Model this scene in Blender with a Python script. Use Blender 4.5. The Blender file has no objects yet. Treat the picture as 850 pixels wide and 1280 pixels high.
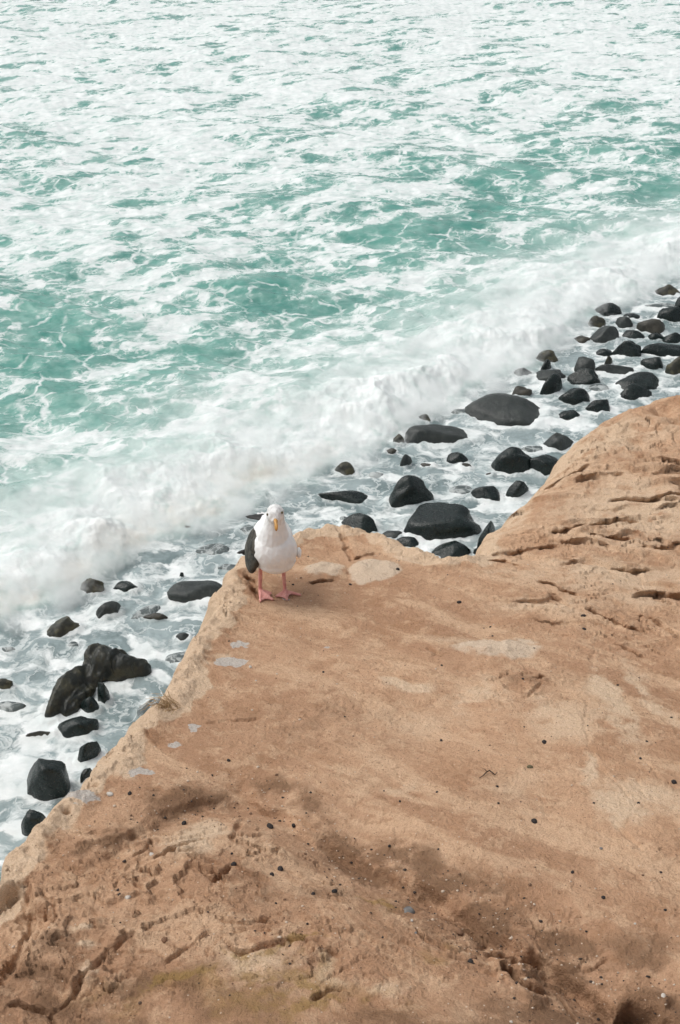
import bpy, bmesh, math, random
import numpy as np
from mathutils import Vector, Matrix
rad = math.radians
scene = bpy.context.scene

# ---------------------------------------------------------------- camera
cam_d = bpy.data.cameras.new('camera'); cam = bpy.data.objects.new('camera', cam_d)
scene.collection.objects.link(cam); scene.camera = cam
cam_d.sensor_fit = 'VERTICAL'; cam_d.sensor_height = 36.0; cam_d.lens = 42.4
cam_d.clip_start = 0.05; cam_d.clip_end = 6000
cam.location = (0, 0, 10); cam.rotation_euler = (rad(90 - 31), 0, 0)
cam_d.dof.use_dof = True; cam_d.dof.focus_distance = 5.2; cam_d.dof.aperture_fstop = 20.0

# ---------------------------------------------------------------- overcast sky and sun
SUN_EL, SUN_AZ = rad(58), rad(-75)
world = bpy.data.worlds.new('World'); scene.world = world; world.use_nodes = True
wn = world.node_tree; wn.nodes.clear()
sky = wn.nodes.new('ShaderNodeTexSky'); sky.sky_type = 'NISHITA'; sky.sun_disc = False
sky.sun_elevation = SUN_EL; sky.sun_rotation = SUN_AZ; sky.dust_density = 4.0; sky.air_density = 1.0
hs = wn.nodes.new('ShaderNodeHueSaturation'); hs.inputs['Saturation'].default_value = 0.22
bg = wn.nodes.new('ShaderNodeBackground'); bg.inputs['Strength'].default_value = 0.148
wo = wn.nodes.new('ShaderNodeOutputWorld')
wn.links.new(sky.outputs[0], hs.inputs['Color']); wn.links.new(hs.outputs[0], bg.inputs['Color'])
wn.links.new(bg.outputs[0], wo.inputs['Surface'])
sun_d = bpy.data.lights.new('sun', 'SUN'); sun = bpy.data.objects.new('sun', sun_d)
scene.collection.objects.link(sun)
sun_d.energy = 1.0; sun_d.angle = rad(35); sun_d.color = (1.0, 0.955, 0.89)
sun.rotation_euler = Vector((math.sin(SUN_AZ) * math.cos(SUN_EL), math.cos(SUN_AZ) * math.cos(SUN_EL), math.sin(SUN_EL))).to_track_quat('Z', 'Y').to_euler()
scene.view_settings.view_transform = 'Standard'; scene.view_settings.look = 'None'
scene.view_settings.exposure = 0.10; scene.view_settings.gamma = 1.0
scene.render.engine = 'CYCLES'
scene.cycles.use_denoising = True
scene.cycles.use_adaptive_sampling = True; scene.cycles.adaptive_threshold = 0.03; scene.cycles.adaptive_min_samples = 16
scene.cycles.max_bounces = 6; scene.cycles.diffuse_bounces = 3; scene.cycles.volume_bounces = 3; scene.cycles.volume_step_rate = 1.5; scene.cycles.volume_max_steps = 128

# ---------------------------------------------------------------- measured layout, metres (x east, y seaward, z up, sea at 0)
OUTLINE = [
    (-0.996, 2.115),
    (-0.958, 2.231),
    (-0.935, 2.337),
    (-0.896, 2.517),
    (-0.847, 2.674),
    (-0.791, 2.839),
    (-0.772, 3.007),
    (-0.731, 3.072),
    (-0.701, 3.214),
    (-0.639, 3.321),
    (-0.607, 3.463),
    (-0.595, 3.594),
    (-0.571, 3.832),
    (-0.545, 4.091),
    (-0.533, 4.314),
    (-0.49, 4.55),
    (-0.422, 4.713),
    (-0.346, 4.881),
    (-0.286, 5.014),
    (-0.188, 5.132),
    (-0.068, 5.132),
    (0.06, 5.091),
    (0.207, 4.994),
    (0.307, 4.873),
    (0.4, 4.825),
    (0.491, 4.733),
    (0.601, 4.741),
    (0.676, 4.814),
    (0.733, 5.011),
    (0.831, 5.228),
    (0.966, 5.469),
    (1.109, 5.671),
    (1.246, 5.881),
    (1.314, 6.085),
    (1.428, 6.253),
    (1.592, 6.424),
    (1.787, 6.518),
    (2.032, 6.57),
    (2.273, 6.594),
    (2.587, 6.673),
    (3.192, 7.168),
]
CRACKS = [
    (0.03, 0.022, [(-0.694, 2.365), (-0.629, 2.475), (-0.575, 2.567), (-0.503, 2.636), (-0.415, 2.712), (-0.308, 2.743)]),
    (0.03, 0.02, [(-0.308, 2.743), (-0.194, 2.689), (-0.071, 2.59), (0.035, 2.495)]),
    (0.03, 0.012, [(0.035, 2.495), (0.123, 2.403), (0.208, 2.33), (0.29, 2.257), (0.367, 2.181), (0.441, 2.108), (0.529, 2.027), (0.598, 1.925), (0.659, 1.853), (0.715, 1.799), (0.798, 1.718)]),
    (0.05, 0.22, [(0.375, 2.044), (0.43, 2.032), (0.479, 2.027), (0.519, 2.029)]),
    (0.055, 0.26, [(0.408, 1.985), (0.436, 1.937), (0.473, 1.902), (0.503, 1.898)]),
    (0.09, 0.36, [(0.645, 1.833), (0.69, 1.826), (0.718, 1.79), (0.756, 1.775), (0.8, 1.756)]),
    (0.01, 0.02, [(0.611, 1.99), (0.648, 2.005), (0.677, 2.02)]),
    (0.02, 0.05, [(-0.4, 2.284), (-0.35, 2.257), (-0.314, 2.292), (-0.293, 2.345)]),
    (0.018, 0.035, [(-0.32, 2.468), (-0.3, 2.536), (-0.296, 2.652)]),
    (0.016, 0.03, [(-0.58, 2.388), (-0.558, 2.429), (-0.549, 2.475), (-0.522, 2.403)]),
    (0.02, 0.04, [(-0.318, 2.115), (-0.255, 2.089), (-0.204, 2.097), (-0.175, 2.12)]),
    (0.022, 0.05, [(-0.285, 2.02), (-0.246, 1.99), (-0.189, 2.013), (-0.125, 2.02), (-0.06, 2.013), (0.0, 1.975)]),
    (0.02, 0.04, [(-0.075, 1.826), (-0.028, 1.848), (0.019, 1.853)]),
    (0.022, 0.04, [(-0.667, 1.768), (-0.635, 1.834), (-0.616, 1.917), (-0.565, 2.005), (-0.514, 2.058)]),
    (0.03, 0.05, [(-0.912, 2.181), (-0.865, 2.242), (-0.835, 2.25), (-0.805, 2.188), (-0.807, 2.082), (-0.81, 1.96), (-0.806, 1.875)]),
    (0.022, 0.05, [(-0.784, 2.215), (-0.746, 2.154), (-0.729, 2.115), (-0.748, 2.044), (-0.769, 2.027)]),
    (0.02, 0.04, [(-0.764, 1.79), (-0.729, 1.799), (-0.668, 1.79), (-0.634, 1.745)]),
    (0.02, 0.03, [(-0.59, 2.315), (-0.549, 2.268), (-0.51, 2.223)]),
    (0.016, 0.03, [(-0.332, 2.051), (-0.386, 2.005), (-0.429, 1.96)]),
    (0.03, 0.06, [(1.402, 5.355), (1.507, 5.366), (1.603, 5.339), (1.799, 5.388)]),
    (0.03, 0.05, [(1.242, 5.092), (1.326, 5.114), (1.385, 5.131), (1.491, 5.108)]),
    (0.025, 0.05, [(1.233, 4.965), (1.322, 4.962), (1.41, 4.922)]),
    (0.02, 0.035, [(1.038, 5.005), (1.145, 5.059), (1.236, 5.121)]),
    (0.02, 0.03, [(0.732, 4.805), (0.834, 4.805), (0.93, 4.858), (1.055, 4.875)]),
    (0.02, 0.04, [(0.691, 4.713), (0.766, 4.713), (0.824, 4.65)]),
    (0.02, 0.04, [(0.884, 4.463), (0.938, 4.4), (0.97, 4.341), (1.021, 4.314)]),
    (0.016, 0.03, [(0.906, 4.314), (0.948, 4.255), (0.974, 4.173)]),
    (0.02, 0.045, [(1.047, 4.146), (1.087, 4.065), (1.138, 4.026), (1.191, 3.971), (1.228, 3.987)]),
    (0.02, 0.04, [(1.095, 3.832), (1.138, 3.774), (1.167, 3.736)]),
    (0.018, 0.035, [(1.257, 4.107), (1.303, 4.026), (1.359, 3.871)]),
    (0.018, 0.035, [(1.235, 4.602), (1.313, 4.575), (1.427, 4.591)]),
    (0.018, 0.03, [(1.291, 4.4), (1.364, 4.338), (1.473, 4.287)]),
    (0.016, 0.03, [(1.42, 4.796), (1.507, 4.768), (1.646, 4.793)]),
    (0.018, 0.035, [(1.655, 5.572), (1.764, 5.59), (1.861, 5.56)]),
    (0.018, 0.03, [(1.257, 5.584), (1.368, 5.614), (1.512, 5.591)]),
    (0.02, 0.05, [(0.695, 3.501), (0.728, 3.482), (0.753, 3.528)]),
    (0.014, 0.03, [(0.639, 3.321), (0.691, 3.383), (0.734, 3.448)]),
    (0.01, 0.012, [(0.336, 3.782), (0.383, 3.736), (0.356, 3.709)]),
    (0.01, 0.012, [(0.482, 3.582), (0.53, 3.609), (0.535, 3.547)]),
    (0.016, 0.03, [(-0.132, 4.428), (-0.072, 4.463), (-0.018, 4.471)]),
    (0.016, 0.02, [(-0.041, 5.291), (0.056, 4.713), (0.171, 4.808)]),
    (0.012, 0.006, [(0.881, 3.321), (0.815, 3.088), (0.824, 2.854), (0.887, 2.689), (0.99, 2.536)]),
    (0.014, 0.01, [(0.97, 2.93), (1.002, 2.804), (1.07, 2.735)]),
    (0.014, 0.01, [(0.809, 2.559), (0.851, 2.444), (0.96, 2.429)]),
    (0.014, 0.02, [(-0.466, 3.172), (-0.387, 3.202), (-0.264, 3.221)]),
    (0.03, 0.05, [(-0.511, 2.376), (-0.453, 2.437), (-0.397, 2.483)]),
    (0.014, 0.03, [(0.284, 2.188), (0.342, 2.147), (0.371, 2.108), (0.354, 2.066)]),
    (0.014, 0.03, [(0.195, 2.115), (0.231, 2.051), (0.289, 2.02)]),
    (0.014, 0.03, [(0.529, 1.917), (0.548, 1.863), (0.57, 1.834)]),
    (0.016, 0.03, [(0.982, 6.089), (1.14, 5.647), (1.371, 5.75)]),
    (0.016, 0.03, [(-0.433, 4.515), (-0.379, 4.4), (-0.355, 4.255)]),
]
SHELF = [
    (-1.08, 2.181),
    (-0.943, 2.215),
    (-0.874, 2.257),
    (-0.823, 2.242),
    (-0.795, 2.173),
    (-0.745, 2.147),
    (-0.725, 2.096),
    (-0.755, 2.013),
    (-0.768, 1.909),
    (-0.799, 1.848),
    (-0.937, 1.756),
]
PALE = [
    (-0.069, 4.578, 0.08, 0.066, 1.6),
    (0.157, 4.586, 0.08, 0.099, 1.8),
    (0.617, 3.766, 0.163, 0.072, 1.2),
    (0.222, 3.501, 0.077, 0.047, 0.7),
    (0.475, 3.383, 0.115, 0.136, 0.4),
    (0.952, 3.321, 0.051, 0.271, 0.6),
    (0.791, 2.877, 0.031, 0.153, 0.55),
    (0.864, 2.644, 0.072, 0.049, 0.6),
    (1.138, 3.383, 0.04, 0.28, 0.45),
    (1.027, 4.71, 0.224, 0.069, 0.35),
    (0.779, 4.534, 0.145, 0.065, 0.3),
    (1.261, 4.271, 0.207, 0.099, 0.35),
    (-0.437, 2.495, 0.104, 0.071, 0.55),
    (-0.184, 1.932, 0.097, 0.074, 0.4),
    (-0.607, 2.02, 0.032, 0.031, 0.5),
    (-0.678, 2.115, 0.029, 0.022, 0.5),
    (-0.573, 1.947, 0.027, 0.02, 0.5),
    (0.029, 1.902, 0.115, 0.039, 0.4),
    (1.379, 5.794, 0.306, 0.186, 0.3),
    (0.529, 2.735, 0.148, 0.107, 0.25),
    (0.138, 2.804, 0.15, 0.058, 0.3),
    (1.12, 5.265, 0.326, 0.145, 0.3),
    (1.327, 5.999, 0.54, 0.293, 0.5),
    (1.52, 5.239, 0.486, 0.405, 0.45),
    (1.213, 4.531, 0.434, 0.199, 0.4),
    (0.868, 4.189, 0.34, 0.119, 0.35),
    (0.959, 2.689, 0.146, 0.107, 0.4),
    (0.432, 3.871, 0.192, 0.085, 0.3),
    (0.318, 3.202, 0.221, 0.102, 0.25),
    (0.76, 3.202, 0.166, 0.215, 0.35),
]
YELLOW = [
    (-0.206, 1.975, 0.088, 0.03, 1.0),
    (-0.109, 2.013, 0.06, 0.021, 1.0),
    (0.0, 1.826, 0.084, 0.023, 1.0),
    (-0.35, 1.871, 0.076, 0.034, 0.8),
    (0.074, 2.223, 0.055, 0.028, 0.8),
    (-0.019, 1.821, 0.037, 0.019, 0.7),
    (0.229, 2.02, 0.1, 0.046, 0.4),
    (-0.142, 1.863, 0.302, 0.095, 0.5),
    (-0.517, 1.848, 0.188, 0.096, 0.35),
]
STAIN = [
    (-0.627, 2.839, 0.038, 0.022, 1.0),
    (-0.779, 2.674, 0.044, 0.032, 1.0),
    (-0.4, 3.794, 0.038, 0.036, 0.8),
    (-0.411, 3.636, 0.049, 0.035, 1.1),
    (-0.498, 3.16, 0.022, 0.013, 1.0),
    (-0.503, 3.133, 0.016, 0.012, 1.0),
    (-0.544, 3.034, 0.024, 0.014, 0.9),
    (-0.232, 4.274, 0.017, 0.015, 1.0),
    (-0.433, 3.609, 0.03, 0.015, 0.9),
    (-0.054, 3.809, 0.016, 0.01, 0.6),
]
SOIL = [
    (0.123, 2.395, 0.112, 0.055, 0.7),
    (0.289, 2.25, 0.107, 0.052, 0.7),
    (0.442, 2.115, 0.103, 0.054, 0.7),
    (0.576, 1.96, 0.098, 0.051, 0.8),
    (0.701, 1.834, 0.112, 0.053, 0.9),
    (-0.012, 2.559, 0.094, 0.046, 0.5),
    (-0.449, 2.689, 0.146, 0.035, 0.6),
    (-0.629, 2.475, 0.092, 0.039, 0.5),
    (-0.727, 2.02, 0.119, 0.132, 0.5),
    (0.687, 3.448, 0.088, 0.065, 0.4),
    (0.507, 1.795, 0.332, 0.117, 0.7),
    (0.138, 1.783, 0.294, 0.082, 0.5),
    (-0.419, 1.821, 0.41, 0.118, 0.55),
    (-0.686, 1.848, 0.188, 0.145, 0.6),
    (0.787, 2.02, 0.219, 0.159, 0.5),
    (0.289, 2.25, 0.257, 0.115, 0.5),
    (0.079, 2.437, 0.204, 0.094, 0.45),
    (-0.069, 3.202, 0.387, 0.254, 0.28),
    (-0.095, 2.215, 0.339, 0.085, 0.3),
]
ROUGH = [
    (-0.427, 2.322, 0.328, 0.179, 1.0),
    (-0.647, 2.02, 0.239, 0.21, 0.9),
    (-0.191, 2.051, 0.282, 0.131, 0.8),
    (0.277, 2.115, 0.246, 0.108, 0.7),
    (0.463, 1.99, 0.158, 0.077, 0.8),
    (1.223, 4.107, 0.402, 0.352, 0.7),
    (1.287, 4.888, 0.538, 0.366, 0.7),
    (1.495, 5.952, 0.536, 0.39, 0.8),
    (0.658, 3.448, 0.175, 0.112, 0.6),
    (-0.459, 4.189, 0.102, 0.235, 0.7),
]
PITS = [
    (1.273, 6.223, 0.065, 0.093, 0.05),
    (1.346, 6.333, 0.038, 0.064, 0.05),
    (1.459, 6.373, 0.047, 0.065, 0.03),
    (1.572, 6.244, 0.046, 0.053, 0.04),
    (1.866, 6.253, 0.065, 0.097, 0.05),
    (1.603, 6.057, 0.09, 0.05, 0.03),
    (1.661, 5.909, 0.062, 0.049, 0.03),
    (1.9, 6.102, 0.045, 0.062, 0.04),
    (1.206, 6.084, 0.036, 0.079, 0.04),
    (-0.746, 2.98, 0.013, 0.012, 0.06),
    (-0.759, 2.758, 0.012, 0.011, 0.05),
    (-0.806, 2.601, 0.012, 0.014, 0.05),
]
STONES = [
    (0.574, 2.586, 0.021, 'd'),
    (0.469, 2.83, 0.0, 't'),
    (0.181, 2.196, 0.038, 'g'),
    (-0.015, 2.25, 0.019, 'd'),
    (0.143, 2.495, 0.012, 'd'),
    (0.327, 2.001, 0.024, 'd'),
    (0.337, 2.02, 0.018, 'b'),
    (0.436, 1.914, 0.012, 'd'),
    (0.493, 1.909, 0.021, 'l'),
    (0.483, 1.894, 0.019, 'c'),
    (0.771, 1.871, 0.017, 'l'),
    (0.604, 2.873, 0.023, 'o'),
    (0.677, 3.034, 0.019, 'd'),
    (0.488, 2.766, 0.012, 'd'),
    (0.478, 2.666, 0.01, 'd'),
    (0.298, 2.739, 0.01, 'd'),
    (0.341, 3.083, 0.011, 'd'),
    (0.625, 3.133, 0.008, 'd'),
    (0.639, 2.333, 0.013, 'd'),
    (0.744, 2.452, 0.011, 'g'),
    (0.701, 2.223, 0.013, 'd'),
    (0.637, 2.115, 0.008, 'd'),
    (0.854, 2.177, 0.01, 'd'),
    (1.037, 2.777, 0.02, 'd'),
    (0.9, 2.666, 0.012, 'd'),
    (0.967, 2.919, 0.013, 'd'),
    (1.012, 4.073, 0.027, 'd'),
    (1.183, 3.963, 0.026, 'd'),
    (1.245, 4.073, 0.023, 'g'),
    (0.994, 3.963, 0.02, 'd'),
    (0.509, 4.213, 0.024, 'd'),
    (0.614, 3.979, 0.013, 'd'),
    (0.386, 3.624, 0.012, 'd'),
    (-0.063, 3.567, 0.012, 'd'),
    (0.341, 3.088, 0.011, 'd'),
    (0.676, 3.03, 0.016, 'd'),
    (0.671, 3.474, 0.012, 'd'),
    (0.017, 3.244, 0.008, 'd'),
    (1.016, 3.455, 0.012, 'd'),
    (-0.359, 2.923, 0.015, 'd'),
    (-0.638, 2.697, 0.017, 'd'),
    (-0.699, 2.701, 0.029, 'w'),
    (-0.463, 2.59, 0.019, 'd'),
    (-0.527, 2.407, 0.022, 'w'),
    (-0.56, 2.208, 0.023, 'w'),
    (-0.208, 2.59, 0.028, 'd'),
    (-0.138, 2.617, 0.017, 'd'),
    (-0.186, 2.315, 0.017, 'd'),
    (-0.165, 2.345, 0.022, 'd'),
    (-0.072, 2.235, 0.017, 'd'),
    (0.025, 2.166, 0.013, 'b'),
    (-0.083, 2.089, 0.01, 'd'),
    (-0.293, 2.349, 0.018, 'd'),
    (-0.441, 2.044, 0.02, 'b'),
    (-0.351, 2.043, 0.012, 'b'),
    (-0.303, 2.403, 0.011, 'd'),
    (0.0, 2.311, 0.009, 'd'),
    (0.367, 2.181, 0.013, 'b'),
    (0.314, 2.138, 0.021, 'b'),
    (0.034, 2.483, 0.011, 'd'),
    (0.193, 2.082, 0.01, 'g'),
    (0.187, 2.147, 0.01, 'l'),
    (1.015, 3.03, 0.011, 'd'),
    (0.765, 2.666, 0.01, 'd'),
    (0.766, 4.713, 0.015, 'd'),
    (0.263, 4.578, 0.022, 'd'),
    (0.046, 4.444, 0.018, 'd'),
    (-0.209, 4.42, 0.014, 'd'),
    (-0.168, 2.188, 0.008, 'd'),
    (0.107, 2.051, 0.01, 'd'),
    (-0.583, 2.215, 0.011, 'd'),
    (-0.309, 3.482, 0.009, 'w'),
    (-0.338, 3.594, 0.018, 'l'),
    (0.393, 1.768, 0.009, 'l'),
    (0.761, 2.12, 0.008, 'l'),
    (0.136, 2.758, 0.007, 'd'),
    (0.182, 2.689, 0.01, 'd'),
]
GRASS = (-0.599, 3.275)
FEATHER = (-0.234, 1.834)
GULL = (-0.277, 4.29, 6.986)
FRONT = [
    (-5.906, 12.381),
    (-5.307, 13.243),
    (-4.762, 13.706),
    (-4.363, 14.191),
    (-3.834, 14.432),
    (-3.502, 15.236),
    (-2.935, 15.964),
    (-2.216, 16.274),
    (-1.624, 16.845),
    (-1.071, 17.553),
    (-0.343, 18.107),
    (0.352, 18.776),
    (0.935, 19.296),
    (1.729, 20.437),
    (2.546, 21.137),
    (3.408, 21.874),
    (4.081, 23.059),
    (4.817, 24.259),
    (5.601, 25.274),
    (6.965, 26.668),
    (8.181, 27.855),
    (10.725, 29.93),
    (14.912, 32.856),
]
TEAL = [
    (-9.181, 39.49, 1.552, 1.728, 0.5),
    (6.402, 34.95, 4.656, 5.156, 0.55),
    (9.764, 41.055, 2.943, 5.801, 0.45),
    (3.606, 30.247, 2.885, 3.304, 0.6),
    (1.474, 51.628, 1.966, 3.447, 0.25),
    (-1.729, 34.546, 1.383, 1.992, 0.35),
    (-1.05, 27.577, 1.145, 1.681, 0.5),
    (-3.316, 23.906, 2.381, 2.221, 0.5),
    (-6.031, 23.059, 1.487, 3.416, 0.6),
    (-4.645, 20.782, 1.827, 1.433, 0.5),
    (0.263, 24.804, 1.751, 1.874, 0.5),
    (-1.664, 21.874, 1.902, 1.528, 0.55),
    (-4.361, 16.896, 1.692, 1.571, 0.7),
    (-4.454, 15.458, 0.732, 0.693, 0.4),
    (1.859, 28.423, 1.957, 2.363, 0.5),
    (5.755, 38.991, 2.046, 3.12, 0.3),
    (-2.988, 30.247, 2.061, 2.638, 0.2),
    (-5.876, 33.004, 0.887, 1.551, 0.2),
    (-10.281, 53.294, 1.348, 1.86, 0.25),
    (-6.952, 25.758, 0.903, 1.543, 0.4),
    (0.238, 21.874, 1.268, 1.144, 0.4),
]
WHITE = [
    (-9.838, 56.931, 9.302, 12.586, 0.3),
    (6.67, 61.043, 11.434, 11.856, 0.25),
    (-4.577, 40.0, 4.184, 8.679, 0.35),
    (-7.798, 31.575, 2.991, 4.361, 0.35),
    (-3.808, 32.276, 2.611, 4.44, 0.25),
    (-5.775, 27.305, 2.651, 1.684, 0.25),
    (-1.664, 24.804, 1.051, 0.939, 0.2),
    (1.377, 38.026, 1.502, 3.939, 0.2),
]
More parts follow.
